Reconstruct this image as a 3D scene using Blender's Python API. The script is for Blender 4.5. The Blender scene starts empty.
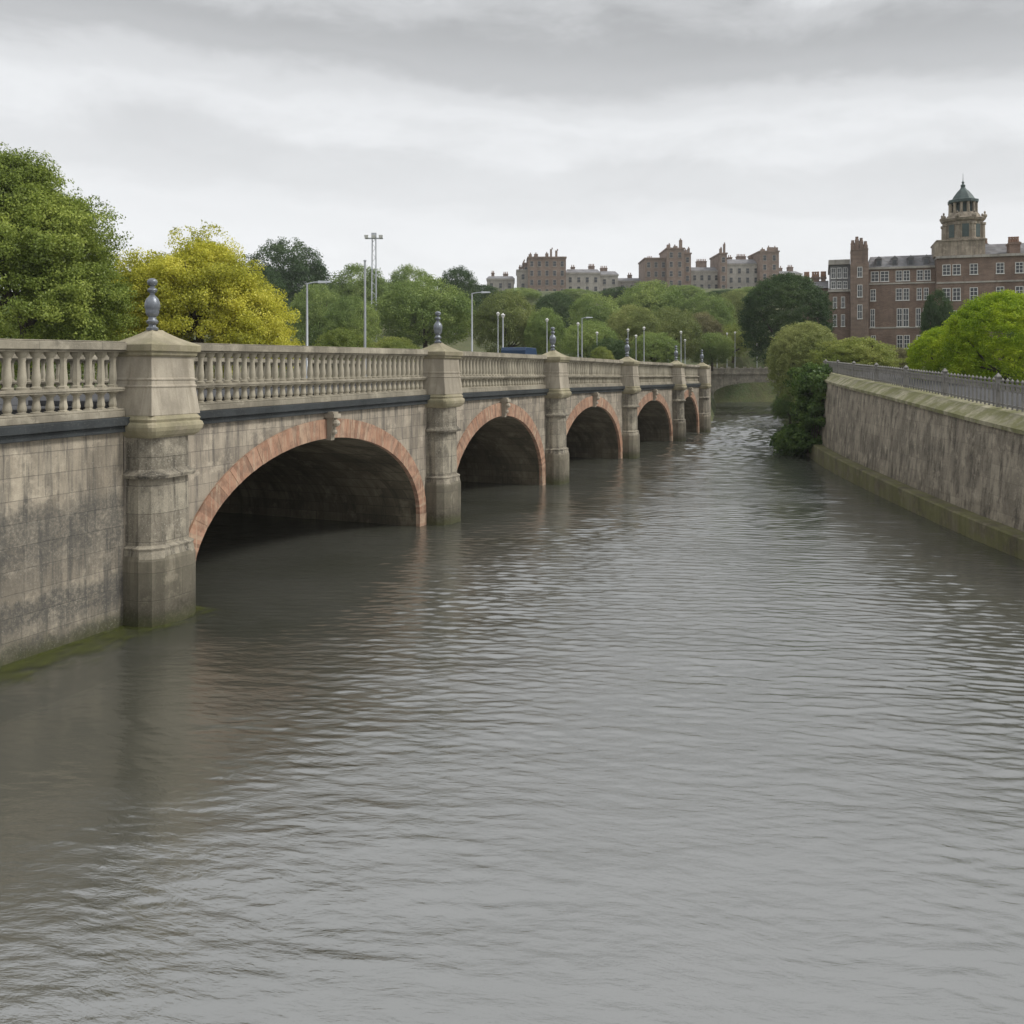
import bpy, bmesh, math, random
import numpy as np
from mathutils import Vector, Matrix
R = math.radians
random.seed(7); rng = np.random.default_rng(7)
S = bpy.context.scene
COL = S.collection

# ------------------------------------------------------------------ camera
F = 900.0; HZ = 371.0; CH = 5.8
cd = bpy.data.cameras.new('camera'); cam = bpy.data.objects.new('camera', cd); COL.objects.link(cam)
cam.location = (0, 0, CH); cam.rotation_euler = (R(90), 0, 0)
cd.sensor_width = 36; cd.lens = 36*F/1024; cd.shift_y = (HZ-512)/1024.0
cd.clip_end = 6000; cd.clip_start = 0.1
S.camera = cam
S.view_settings.view_transform = 'Standard'; S.view_settings.look = 'None'
S.view_settings.exposure = 0.5; S.view_settings.gamma = 1

# ------------------------------------------------------------------ node helpers
class NT:
    def __init__(s, t): s.t = t; s.n = t.nodes; s.l = t.links
    def node(s, typ, ins=None, **props):
        x = s.n.new(typ)
        for k, v in props.items(): setattr(x, k, v)
        if ins:
            for k, v in ins.items():
                sock = x.inputs[k]
                if isinstance(v, bpy.types.NodeSocket): s.l.new(v, sock)
                else: sock.default_value = v
        return x
    def math(s, op, a, b=0.0, c=0.0, clamp=False):
        x = s.node('ShaderNodeMath', {0: a, 1: b, 2: c}, operation=op, use_clamp=clamp); return x.outputs[0]
    def mix(s, fac, a, b, mode='MIX'):
        x = s.n.new('ShaderNodeMix'); x.data_type = 'RGBA'; x.blend_type = mode; x.clamp_factor = True
        for k, v in ((0, fac), (6, a), (7, b)):
            if isinstance(v, bpy.types.NodeSocket): s.l.new(v, x.inputs[k])
            else: x.inputs[k].default_value = (v if k == 0 else tuple(v[:3])+(1,))
        return x.outputs[2]
    def ramp(s, fac, stops, interp='LINEAR'):
        x = s.node('ShaderNodeValToRGB', {0: fac}); cr = x.color_ramp; cr.interpolation = interp
        while len(cr.elements) > 1: cr.elements.remove(cr.elements[-1])
        for i, (p, c) in enumerate(stops):
            e = cr.elements[0] if i == 0 else cr.elements.new(p)
            e.position = p; e.color = (c, c, c, 1) if not hasattr(c, '__len__') else tuple(c)+(1,)
        return x.outputs[0]
    def noise(s, vec, scale, detail=4, rough=.55, dist=0.0):
        return s.node('ShaderNodeTexNoise', {'Vector': vec, 'Scale': scale, 'Detail': detail, 'Roughness': rough, 'Distortion': dist}).outputs[0]
    def scalev(s, vec, sc, loc=(0, 0, 0)):
        return s.node('ShaderNodeMapping', {'Vector': vec, 'Scale': sc, 'Location': loc}).outputs[0]
    def xyz(s, vec):
        x = s.node('ShaderNodeSeparateXYZ', {0: vec}); return x.outputs
    def comb(s, x, y, z=0.0): return s.node('ShaderNodeCombineXYZ', {0: x, 1: y, 2: z}).outputs[0]
    def map(s, v, a, b, c=0.0, d=1.0):
        return s.node('ShaderNodeMapRange', {0: v, 1: a, 2: b, 3: c, 4: d}, clamp=True, interpolation_type='SMOOTHSTEP').outputs[0]

# ------------------------------------------------------------------ world: overcast
SUN_EL, SUN_AZ = 48, 100        # azimuth from +Y towards +X
W = bpy.data.worlds.new('World'); S.world = W; W.use_nodes = True
w = NT(W.node_tree); w.n.clear()
out = w.n.new('ShaderNodeOutputWorld'); bg = w.n.new('ShaderNodeBackground'); w.l.new(bg.outputs[0], out.inputs[0])
sky = w.node('ShaderNodeTexSky', sky_type='NISHITA'); sky.sun_disc = False
sky.sun_elevation = R(SUN_EL); sky.sun_rotation = R(SUN_AZ); sky.air_density = 1.5; sky.dust_density = 3
tc = w.node('ShaderNodeTexCoord').outputs['Generated']
x_, y_, z_ = w.xyz(tc)
ze = w.math('MAXIMUM', z_, 0.0)
az = w.math('ARCTAN2', x_, y_)
inv = w.math('DIVIDE', 1.0, w.math('ADD', ze, 0.22))
pv = w.comb(w.math('MULTIPLY', az, 1.15), w.math('MULTIPLY', ze, 6.5), 3.3)
n1 = w.noise(pv, 1.6, 5, .5, .35)
n2 = w.noise(w.comb(w.math('MULTIPLY', az, 3.4), w.math('MULTIPLY', ze, 8.5), 1.0), 1.7, 10, .6, .25)
# elevation bands, warped: e ~ 0 .. 0.38 inside the picture
e = w.math('ADD', ze, w.math('MULTIPLY', w.math('SUBTRACT', n1, .5), .045))
e = w.math('ADD', e, w.math('MULTIPLY', az, .04))
e = w.math('ADD', e, w.math('MULTIPLY', w.math('SUBTRACT', n2, .5), .105))
band = w.ramp(e, [(0.0, .68), (.13, .68), (.165, .65), (.19, .58), (.22, .56), (.245, .60), (.265, .62), (.285, .55), (.315, .41), (.345, .36), (.375, .43), (.40, .54), (.50, .66), (1.0, .68)], 'EASE')
cl = w.math('ADD', band, w.math('MULTIPLY', w.math('SUBTRACT', n2, .5), .20))
cl = w.math('MINIMUM', w.math('MAXIMUM', cl, .22), .88)
cc = w.node('ShaderNodeVectorMath', {0: w.comb(cl, cl, cl), 1: (0.985*10, 1.0*10, 1.02*10)}, operation='MULTIPLY').outputs[0]
skyc = w.mix(.96, sky.outputs[0], cc)
w.l.new(skyc, bg.inputs[0]); bg.inputs[1].default_value = .1

sd = bpy.data.lights.new('sun', 'SUN'); sd.energy = 1.8; sd.angle = R(14); sd.color = (1, .97, .92)
sun = bpy.data.objects.new('sun', sd); COL.objects.link(sun)
dv = Vector((math.sin(R(SUN_AZ))*math.cos(R(SUN_EL)), math.cos(R(SUN_AZ))*math.cos(R(SUN_EL)), math.sin(R(SUN_EL))))
sun.rotation_euler = dv.to_track_quat('Z', 'Y').to_euler()

# ------------------------------------------------------------------ mesh helpers
class MB:
    def __init__(s): s.v = []; s.f = []; s.r = []
    def add(s, vs, fs, r=None):
        b = len(s.v); s.v += [tuple(p) for p in vs]
        r = random.random() if r is None else r
        for f in fs: s.f.append(tuple(b+i for i in f)); s.r.append(r)
    def hexa(s, p, r=None):   # 8 points: bottom 4 ccw, top 4 ccw
        s.add(p, [(3, 2, 1, 0), (4, 5, 6, 7), (0, 1, 5, 4), (1, 2, 6, 5), (2, 3, 7, 6), (3, 0, 4, 7)], r)
    def box(s, x0, x1, y0, y1, z0, z1, r=None, dz=None):
        a, b = (0, 0) if dz is None else dz
        s.hexa([(x0, y0, z0+a), (x1, y0, z0+b), (x1, y1, z0+b), (x0, y1, z0+a),
                (x0, y0, z1+a), (x1, y0, z1+b), (x1, y1, z1+b), (x0, y1, z1+a)], r)
    def rings(s, rings, cap0=True, cap1=True, r=None, closed=True):
        n = len(rings[0]); vs = [p for q in rings for p in q]; fs = []
        for i in range(len(rings)-1):
            for j in range(n if closed else n-1):
                k = (j+1) % n
                fs.append((i*n+j, i*n+k, (i+1)*n+k, (i+1)*n+j))
        if cap0: fs.append(tuple(reversed(range(n))))
        if cap1: fs.append(tuple((len(rings)-1)*n+j for j in range(n)))
        s.add(vs, fs, r)
    def lathe(s, prof, seg=12, c=(0, 0, 0), r=None):
        s.rings([[(c[0]+q*math.cos(2*math.pi*j/seg), c[1]+q*math.sin(2*math.pi*j/seg), c[2]+z) for j in range(seg)] for q, z in prof], r=r)
    def tube(s, pts, rad, seg=6, r=None):
        rings = []
        for i, p in enumerate(pts):
            a = Vector(pts[max(i-1, 0)]); b = Vector(pts[min(i+1, len(pts)-1)])
            d = (b-a).normalized(); u = d.cross(Vector((.3, 1, .1))).normalized(); w_ = d.cross(u)
            q = rad[i] if hasattr(rad, '__len__') else rad
            rings.append([tuple(Vector(p)+(u*math.cos(t)+w_*math.sin(t))*q) for t in [2*math.pi*j/seg for j in range(seg)]])
        s.rings(rings, r=r)
    def prism(s, poly, y0, y1, r=None):   # poly in xz
        n = len(poly)
        s.add([(x, y0, z) for x, z in poly]+[(x, y1, z) for x, z in poly],
              [tuple(range(n)), tuple(reversed(range(n, 2*n)))]+[(i, i+n, (i+1) % n+n, (i+1) % n) for i in range(n)], r)
    def mesh(s, name):
        m = bpy.data.meshes.new(name); m.from_pydata(s.v, [], s.f)
        at_ = m.attributes.new('rnd', 'FLOAT', 'FACE'); at_.data.foreach_set('value', s.r)
        return m
    def build(s, name, mat, parent=None, smooth=False, bevel=0):
        m = s.mesh(name); o = bpy.data.objects.new(name, m); COL.objects.link(o)
        m.materials.append(mat)
        bm = bmesh.new(); bm.from_mesh(m); bmesh.ops.recalc_face_normals(bm, faces=bm.faces); bm.to_mesh(m); bm.free()
        if smooth:
            for p in m.polygons: p.use_smooth = True
            try: m.set_sharp_from_angle(angle=R(40))
            except Exception: pass
        if parent: o.parent = parent
        if bevel:
            b = o.modifiers.new('bevel', 'BEVEL'); b.width = bevel; b.segments = 2; b.limit_method = 'ANGLE'
        return o
def tag(o, label=None, cat=None, group=None, kind=None):
    if label: o['label'] = label
    if cat: o['category'] = cat
    if group: o['group'] = group
    if kind: o['kind'] = kind
    return o
def empty(name, loc, rz=0, **k):
    o = bpy.data.objects.new(name, None); COL.objects.link(o); o.location = loc; o.rotation_euler = (0, 0, rz)
    o.empty_display_size = .3
    return tag(o, **k)
def dupchild(o, parent):
    c = o.copy(); COL.objects.link(c); c.parent = parent; return c
def at(x, y, Y): return Vector(((x-512)/F*Y, Y, CH+(HZ-y)/F*Y))

# ------------------------------------------------------------------ materials
def newmat(name):
    m = bpy.data.materials.new(name); m.use_nodes = True; t = NT(m.node_tree)
    b = t.n['Principled BSDF']; return m, t, b
def simple(name, col, rough=.6, metal=0, var=.15, scale=3.0, bump=0.0):
    m, t, b = newmat(name)
    oc = t.node('ShaderNodeTexCoord').outputs['Object']
    n = t.noise(oc, scale, 5, .6)
    c = t.mix(n, [q*(1-var*1.6) for q in col], [min(1, q*(1+var*1.6)) for q in col])
    t.l.new(c, b.inputs['Base Color']); b.inputs['Roughness'].default_value = rough; b.inputs['Metallic'].default_value = metal
    if bump:
        bn = t.node('ShaderNodeBump', {'Height': t.noise(oc, scale*6, 4), 'Strength': bump, 'Distance': .02})
        t.l.new(bn.outputs[0], b.inputs['Normal'])
    return m
def stone(name, c1, c2, bw=.9, bh=.42, mortar=.25, streak=.5, stainz=None, lichen=0.3, tint=0.0, rough=.9, dark=(.05, .048, .043), grain=.35, streakscale=2.6, joint=.012, moss=0.0, sz=.16):
    """weathered ashlar in object coordinates; stainz: list of (z, amount) tide marks"""
    m, t, b = newmat(name)
    oc = t.node('ShaderNodeTexCoord').outputs['Object']
    x, y, z = t.xyz(oc)
    h = t.math('ADD', x, y)
    wob = t.noise(oc, .8, 3)
    uv = t.comb(t.math('ADD', h, 0.0), t.math('ADD', z, t.math('MULTIPLY', wob, .02)))
    br = t.node('ShaderNodeTexBrick', {'Vector': uv, 'Scale': 1.0, 'Mortar Size': joint, 'Mortar Smooth': .3, 'Bias': 0.0, 'Brick Width': bw, 'Row Height': bh,
                                       'Color1': (0, 0, 0, 1), 'Color2': (1, 1, 1, 1), 'Mortar': (.5, .5, .5, 1)})
    base = t.mix(br.outputs[0], c1, c2)
    if bw > 50: base = t.mix(t.noise(oc, 1.3, 4), c1, c2)
    # large blotches
    bl = t.noise(t.scalev(oc, (1, 1, .6)), .9, 6, .65)
    base = t.mix(t.math('MULTIPLY', t.map(bl, .40, .62), .62), base, [q*.52 for q in c1])
    # vertical run-off streaks
    st = t.noise(t.scalev(t.comb(h, z), (streakscale, sz, 1)), 1.6, 5, .7)
    st2 = t.noise(t.scalev(t.comb(h, z), (streakscale*3, .4, 1), (7, 3, 0)), 1.6, 4, .7)
    sm = t.math('MULTIPLY', t.map(t.math('ADD', t.math('MULTIPLY', st, .7), t.math('MULTIPLY', st2, .3)), .44, .64), streak)
    base = t.mix(sm, base, dark)
    pale = t.math('MULTIPLY', t.map(st2, .56, .74), streak*.4)
    base = t.mix(pale, base, [min(1, q*1.25) for q in c2])
    if bw < 50: base = t.mix(t.math('MULTIPLY', t.map(t.noise(t.scalev(oc, (1, 1, 1), (5, 8, 1)), 1.7, 6, .7), .52, .68), .55), base, [min(1, q*1.3) for q in c2])
    if stainz:
        prev = None
        edge = t.math('ADD', z, t.math('MULTIPLY', t.math('SUBTRACT', t.noise(t.scalev(t.comb(h, z), (1.2, .5, 1)), 1.2, 6, .7), .5), 1.1))
        lo, hi = stainz[0][0], stainz[-1][0]
        rr = t.ramp(t.math('DIVIDE', t.math('SUBTRACT', edge, lo), hi-lo), [((q-lo)/(hi-lo), a) for q, a in stainz])
        gr = t.map(t.noise(oc, 14, 3, .8), .3, .62)
        rr = t.math('MULTIPLY', rr, t.math('ADD', t.math('MULTIPLY', gr, .45), .55))
        base = t.mix(rr, base, dark)
        wl = t.map(t.math('ADD', z, t.math('MULTIPLY', t.noise(oc, 1.6, 4), .5)), .75, .25)
        base = t.mix(t.math('MULTIPLY', wl, .75), base, (.05, .055, .018))
    # lichen speckle
    li = t.noise(oc, 23, 3, .75)
    base = t.mix(t.math('MULTIPLY', t.map(li, .56, .68), lichen), base, (.42, .39, .32))
    li2 = t.noise(t.scalev(oc, (1, 1, 1), (9, 2, 4)), 31, 3, .8)
    base = t.mix(t.math('MULTIPLY', t.map(li2, .55, .7), grain), base, [q*.8 for q in dark])
    if moss:
        mo = t.map(t.noise(oc, 1.1, 6, .7), .38, .58)
        base = t.mix(t.math('MULTIPLY', mo, moss), base, (.13, .135, .04))
    base = t.mix(t.math('MULTIPLY', br.outputs[1], mortar), base, dark)
    if tint:
        at_ = t.node('ShaderNodeAttribute', attribute_name='rnd').outputs['Fac']
        k = t.map(at_, 0, 1, 1-tint, 1+tint)
        base = t.node('ShaderNodeVectorMath', {0: base, 1: t.comb(k, k, k)}, operation='MULTIPLY').outputs[0]
    t.l.new(base, b.inputs['Base Color']); b.inputs['Roughness'].default_value = rough
    b.inputs['Specular IOR Level'].default_value = .25
    ht = t.math('SUBTRACT', t.math('MULTIPLY', t.noise(oc, 9, 6, .7), .6), t.math('MULTIPLY', br.outputs[1], .8))
    bn = t.node('ShaderNodeBump', {'Height': ht, 'Strength': .55, 'Distance': .03})
    t.l.new(bn.outputs[0], b.inputs['Normal'])
    return m

M = {}
M['wall'] = stone('ashlar_wall', (.32, .275, .21), (.47, .41, .315), 1.05, .46, .28, .8,
                  [(-.5, .75), (.3, .8), (.45, .45), (.75, .88), (1.15, .85), (1.3, .35), (1.7, .55), (2.1, .82), (2.9, .78), (3.25, .15), (4.6, .1)], lichen=.3, dark=(.07, .069, .064))
M['spandrel'] = stone('spandrel_stone', (.30, .26, .205), (.42, .365, .285), .85, .42, .3, .85, lichen=.4, streakscale=2.2, dark=(.085, .08, .074))
M['pier'] = stone('pier_stone', (.30, .265, .205), (.44, .395, .305), 2.3, .64, .35, .85,
                  [(-.5, .35), (.4, .3), (1.5, .12), (1.8, .25), (3.3, .35), (3.5, .6), (4.4, .35), (5, .1)], lichen=.75, dark=(.04, .037, .032), grain=.6, streakscale=2.6, sz=.3)
M['pierbase'] = stone('pier_base_stone', (.2, .18, .135), (.27, .24, .18), 2.3, .62, .3, .5, [(-.5, .9), (.35, .95), (.55, .5), (1.0, .2), (2, .15)], lichen=.1, dark=(.06, .054, .04), grain=.2)
M['pale'] = stone('pale_stone', (.39, .345, .27), (.47, .42, .335), 99, 99, 0, .5, lichen=.25, dark=(.17, .145, .105), grain=.25)
M['rail'] = stone('parapet_stone', (.29, .26, .2), (.38, .345, .27), 1.6, 9, .35, .38, lichen=.3, dark=(.11, .1, .08), grain=.22)
M['bal'] = stone('baluster_stone', (.36, .325, .25), (.45, .41, .32), 99, 99, 0, .25, lichen=.2, dark=(.12, .11, .085), grain=.2, tint=.1)
M['cap'] = stone('cap_stone', (.34, .3, .21), (.42, .37, .26), 99, 99, 0, .25, lichen=.4, dark=(.15, .13, .09), grain=.3, moss=.25)
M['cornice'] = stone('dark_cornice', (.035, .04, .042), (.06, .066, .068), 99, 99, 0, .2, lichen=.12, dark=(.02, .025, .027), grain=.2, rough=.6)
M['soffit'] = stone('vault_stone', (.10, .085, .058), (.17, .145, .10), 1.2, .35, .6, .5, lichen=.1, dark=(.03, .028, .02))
M['qwall'] = stone('river_wall', (.255, .222, .172), (.37, .325, .25), 1.1, .52, .2, .95, lichen=.5, streakscale=1.2, dark=(.07, .06, .048), grain=.6, sz=.42)
M['ledge'] = stone('ledge_stone', (.12, .105, .065), (.17, .15, .095), 1.3, 9, .2, .45, lichen=.12, dark=(.04, .038, .02), moss=.5)
M['coping'] = stone('coping_stone', (.30, .28, .19), (.38, .35, .25), 1.4, 99, .2, .1, lichen=.35, dark=(.1, .1, .06), moss=.75)
M['farstone'] = stone('far_bridge_stone', (.46, .41, .34), (.55, .50, .41), .9, .4, .15, .35, lichen=.1)
def voussoir_mat():
    m, t, b = newmat('pink_voussoir')
    oc = t.node('ShaderNodeTexCoord').outputs['Object']; x, y, z = t.xyz(oc)
    r = t.node('ShaderNodeAttribute', attribute_name='rnd').outputs['Fac']
    base = t.ramp(r, [(0, (.23, .13, .085)), (.3, (.35, .19, .12)), (.5, (.41, .24, .16)), (.7, (.34, .19, .12)), (.88, (.38, .23, .15)), (1, (.42, .30, .21))])
    st = t.noise(t.scalev(t.comb(t.math('ADD', x, y), z), (5, .35, 1)), 1.6, 5, .75)
    base = t.mix(t.map(st, .47, .66, 0, .7), base, (.44, .35, .25))
    base = t.mix(t.map(t.noise(oc, 3, 5, .7), .42, .66, 0, .6), base, (.16, .10, .07))
    st3 = t.noise(t.scalev(t.comb(t.math('ADD', x, y), z), (9, .8, 1), (4, 2, 0)), 1.6, 5, .75)
    base = t.mix(t.map(st3, .55, .7, 0, .5), base, (.12, .075, .055))
    t.l.new(base, b.inputs['Base Color']); b.inputs['Roughness'].default_value = .9
    bn = t.node('ShaderNodeBump', {'Height': t.noise(oc, 12, 5, .7), 'Strength': .5, 'Distance': .02}); t.l.new(bn.outputs[0], b.inputs['Normal'])
    return m
M['vous'] = voussoir_mat()
M['iron'] = simple('painted_iron', (.17, .185, .205), .3, .35, .4, 9, .3)
M['post'] = simple('galvanised_post', (.42, .44, .46), .45, .4, .1)
M['darkiron'] = simple('weathered_iron', (.17, .162, .148), .6, .0, .4, 3)
M['asphalt'] = simple('asphalt', (.05, .05, .052), .9, 0, .25, 8, .3)
M['paving'] = simple('paving', (.25, .24, .22), .9, 0, .2, 2, .3)
M['brick'] = None
def brick(name, c1, c2, sc=1.0):
    m, t, b = newmat(name)
    oc = t.node('ShaderNodeTexCoord').outputs['Object']; x, y, z = t.xyz(oc)
    br = t.node('ShaderNodeTexBrick', {'Vector': t.comb(t.math('ADD', x, y), z), 'Scale': 1.0, 'Mortar Size': .012, 'Brick Width': .45*sc, 'Row Height': .15*sc,
                                       'Color1': tuple(c1)+(1,), 'Color2': tuple(c2)+(1,), 'Mortar': (.25, .22, .19, 1)})
    base = t.mix(t.map(t.noise(oc, .35, 6, .7), .35, .7, 0, .6), br.outputs[0], [q*.5 for q in c1])
    st = t.noise(t.scalev(t.comb(t.math('ADD', x, y), z), (1.3, .15, 1)), 1.3, 5, .7)
    base = t.mix(t.map(st, .5, .7, 0, .5), base, (.10, .075, .06))
    t.l.new(base, b.inputs['Base Color']); b.inputs['Roughness'].default_value = .9
    return m
M['brick'] = brick('red_brick', (.19, .122, .088), (.27, .18, .135))
M['brick2'] = brick('brown_brick', (.22, .155, .12), (.30, .22, .175), 2)
M['slate'] = brick('slate_roof', (.15, .15, .16), (.25, .25, .26), 1.5)
M['render'] = brick('pale_masonry', (.40, .37, .33), (.48, .45, .40), 3)
M['white'] = simple('white_paint', (.72, .71, .68), .5, 0, .06)
M['towerstone'] = stone('tower_stone', (.30, .255, .195), (.40, .345, .27), 2, .8, .15, .7, lichen=.1, dark=(.12, .1, .08))
M['copper'] = simple('dark_copper', (.06, .085, .08), .6, .2, .4, 2)
M['pot'] = simple('chimney_pot', (.26, .16, .11), .9, 0, .3)
def glass():
    m, t, b = newmat('window_glass'); b.inputs['Base Color'].default_value = (.03, .034, .038, 1); b.inputs['Roughness'].default_value = .12
    return m
M['glass'] = glass()
M['bluepaint'] = simple('blue_car_paint', (.02, .05, .11), .3, 0, .05)
M['tyre'] = simple('rubber', (.02, .02, .02), .8)
M['bark'] = simple('bark', (.07, .055, .04), .95, 0, .4, 3, .8)
def leafmat(name, c_dark, c_mid, c_light, nscale=.25):
    m, t, b = newmat(name); t.n.remove(b)
    geo = t.node('ShaderNodeNewGeometry')
    pos = geo.outputs['Position']; rnd = geo.outputs['Random Per Island']
    n = t.noise(pos, nscale, 4, .6)
    f = t.math('ADD', t.math('MULTIPLY', t.map(n, .3, .7), .6), t.math('MULTIPLY', rnd, .45))
    c = t.ramp(f, [(.1, c_dark), (.5, c_mid), (.95, c_light)])
    d = t.node('ShaderNodeBsdfDiffuse', {'Color': c}); tr = t.node('ShaderNodeBsdfTranslucent', {'Color': c})
    g = t.node('ShaderNodeBsdfGlossy', {'Color': (.6, .6, .6, 1), 'Roughness': .45})
    mx = t.node('ShaderNodeMixShader', {0: .38, 1: d.outputs[0], 2: tr.outputs[0]})
    mx2 = t.node('ShaderNodeMixShader', {0: .025, 1: mx.outputs[0], 2: g.outputs[0]})
    t.l.new(mx2.outputs[0], t.n['Material Output'].inputs[0])
    return m
L = {
 'green': leafmat('leaf_green', (0.108, 0.148, 0.026), (0.227, 0.295, 0.054), (0.431, 0.492, 0.106), .35),
 'yellow': leafmat('leaf_yellow', (0.275, 0.290, 0.037), (0.524, 0.516, 0.055), (0.814, 0.755, 0.140), .4),
 'dark': leafmat('leaf_dark', (0.034, 0.067, 0.025), (0.060, 0.106, 0.036), (0.104, 0.153, 0.053), .15),
 'mid': leafmat('leaf_mid', (0.114, 0.174, 0.050), (0.209, 0.286, 0.083), (0.356, 0.420, 0.125), .13),
 'olive': leafmat('leaf_olive', (0.129, 0.167, 0.057), (0.234, 0.274, 0.086), (0.374, 0.393, 0.145), .13),
 'light': leafmat('leaf_light', (0.140, 0.191, 0.045), (0.246, 0.291, 0.067), (0.386, 0.397, 0.114), .2),
 'lime': leafmat('leaf_lime', (0.148, 0.247, 0.013), (0.314, 0.429, 0.020), (0.528, 0.594, 0.049), .5),
 'ivy': leafmat('leaf_ivy', (0.034, 0.069, 0.014), (0.075, 0.132, 0.029), (0.161, 0.230, 0.057), .8),
 'brown': leafmat('leaf_brown', (0.108, 0.096, 0.053), (0.192, 0.182, 0.086), (0.300, 0.278, 0.129), .2),
}

# ------------------------------------------------------------------ bridge frame
U = Vector((.38, .925, 0)).normalized(); V = Vector((.925, -.38, 0)).normalized()
B0 = Vector((-8.82, 20.45, 0)); BROT = math.atan2(U.y, U.x)
def BW(u, v): p = B0+U*u+V*v; return (p.x, p.y)
BD = 14.0                                  # bridge depth
PU = [.06, 14.7, 27.75, 42.5, 58.0, 69.6]; PW = 1.45
def cam_z(u): return float(np.interp(u, [-30, -4, 0.65, 15, 28, 42.6, 58.2, 69.7, 76], [-.16, -.12, 0, .13, .12, .02, -.06, -.14, -.14]))

# ------------------------------------------------------------------ ground, water
rw_y = np.array([-60, 0, 20, 27.4, 31.4, 36.8, 46.6, 53, 59.6, 64.0]); rw_x = np.array([15.5, 15.5, 15.5, 15.6, 15.85, 16.4, 17.6, 18.5, 19.75, 20.8])
def rwx(y):
    ys = y+np.linspace(-4, 4, 17); return float(np.mean(np.interp(ys, rw_y, rw_x)))
def lipz(y): return float(np.interp(y, [20, 28.7, 37.7, 45, 58, 64], [3.7, 3.92, 4.4, 4.75, 5.25, 5.4]))
def ledgez(y): return float(np.interp(y, [20, 28, 60], [.6, .67, 1.05]))

poly = [BW(-330, -.6), BW(-.7, -.6), BW(-.7, -26), BW(72, -24), BW(72, -.7), (22.5, 98), (32, 138), (35, 152), (37, 165), (75, 176), (60, 158), (47.5, 150), (44.5, 140), (36.2, 128), (34.6, 118), (31.5, 106), (23.5, 73), (21.5, 64), (20.8, 60), (18.8, 46.6), (17.6, 36.8), (16.9, 30), (16.8, -330)]
def sdist(X, Y):
    d = np.full(X.shape, 1e9); inside = np.zeros(X.shape, bool)
    n = len(poly)
    for i in range(n):
        ax, ay = poly[i]; bx, by = poly[(i+1) % n]
        ex, ey = bx-ax, by-ay
        tt = np.clip(((X-ax)*ex+(Y-ay)*ey)/(ex*ex+ey*ey), 0, 1)
        d = np.minimum(d, np.hypot(X-ax-tt*ex, Y-ay-tt*ey))
        c = ((ay > Y) != (by > Y)) & (X < (bx-ax)*(Y-ay)/((by-ay) if by != ay else 1e-9)+ax)
        inside ^= c
    return np.where(inside, -d, d)
def sstep(t): t = np.clip(t, 0, 1); return t*t*(3-2*t)
def landz(X, Y):
    base = np.where(X > np.interp(Y, [0, 60, 100, 150], [0, 14, 24, 38]), 3.75+np.clip((Y-25)/35, 0, 1)*1.5, 4.5)
    hill = sstep((Y-125)/190)*27*(1-.8*sstep((X-115)/90))*(1-.6*sstep((-X-150)/150))
    hill += sstep((Y-60)/80)*1.5
    far = sstep((Y-380)/300)*-12
    return base+hill+far
def axis(a, b, step, far):
    c = list(np.arange(a, b+.01, step)); s_ = step; x = b
    hi = []
    while x < far: s_ *= 1.25; x += s_; hi.append(x)
    s_ = step; x = a; lo = []
    while x > -far: s_ *= 1.25; x -= s_; lo.append(x)
    return np.array(lo[::-1]+c+hi)
gx = axis(-60, 84, 1.5, 1100); gy = axis(-10, 182, 1.5, 1100)
GX, GY = np.meshgrid(gx, gy)
SDm = sdist(GX, GY); LZ = landz(GX, GY)
GZ = -2+(LZ+2)*sstep(SDm/2.6)
nx, ny = len(gx), len(gy)
vs = np.stack([GX, GY, GZ], -1).reshape(-1, 3)
idx = np.arange(nx*ny).reshape(ny, nx)
fs = np.stack([idx[:-1, :-1], idx[:-1, 1:], idx[1:, 1:], idx[1:, :-1]], -1).reshape(-1, 4)
gm = bpy.data.meshes.new('ground'); gm.from_pydata(vs.tolist(), [], fs.tolist())
for p in gm.polygons: p.use_smooth = True
def groundmat():
    m, t, b = newmat('grass_ground')
    oc = t.node('ShaderNodeTexCoord').outputs['Object']
    n = t.noise(oc, .12, 6, .65); n2 = t.noise(oc, 1.7, 5, .7)
    c = t.mix(t.map(n, .35, .65), (.045, .07, .02), (.10, .11, .04))
    c = t.mix(t.map(n2, .4, .7, 0, .6), c, (.09, .075, .045))
    t.l.new(c, b.inputs['Base Color']); b.inputs['Roughness'].default_value = 1
    t.l.new(t.node('ShaderNodeBump', {'Height': n2, 'Strength': .8, 'Distance': .3}).outputs[0], b.inputs['Normal'])
    return m
gm.materials.append(groundmat())
go = bpy.data.objects.new('ground', gm); COL.objects.link(go); tag(go, kind='structure')

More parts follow.
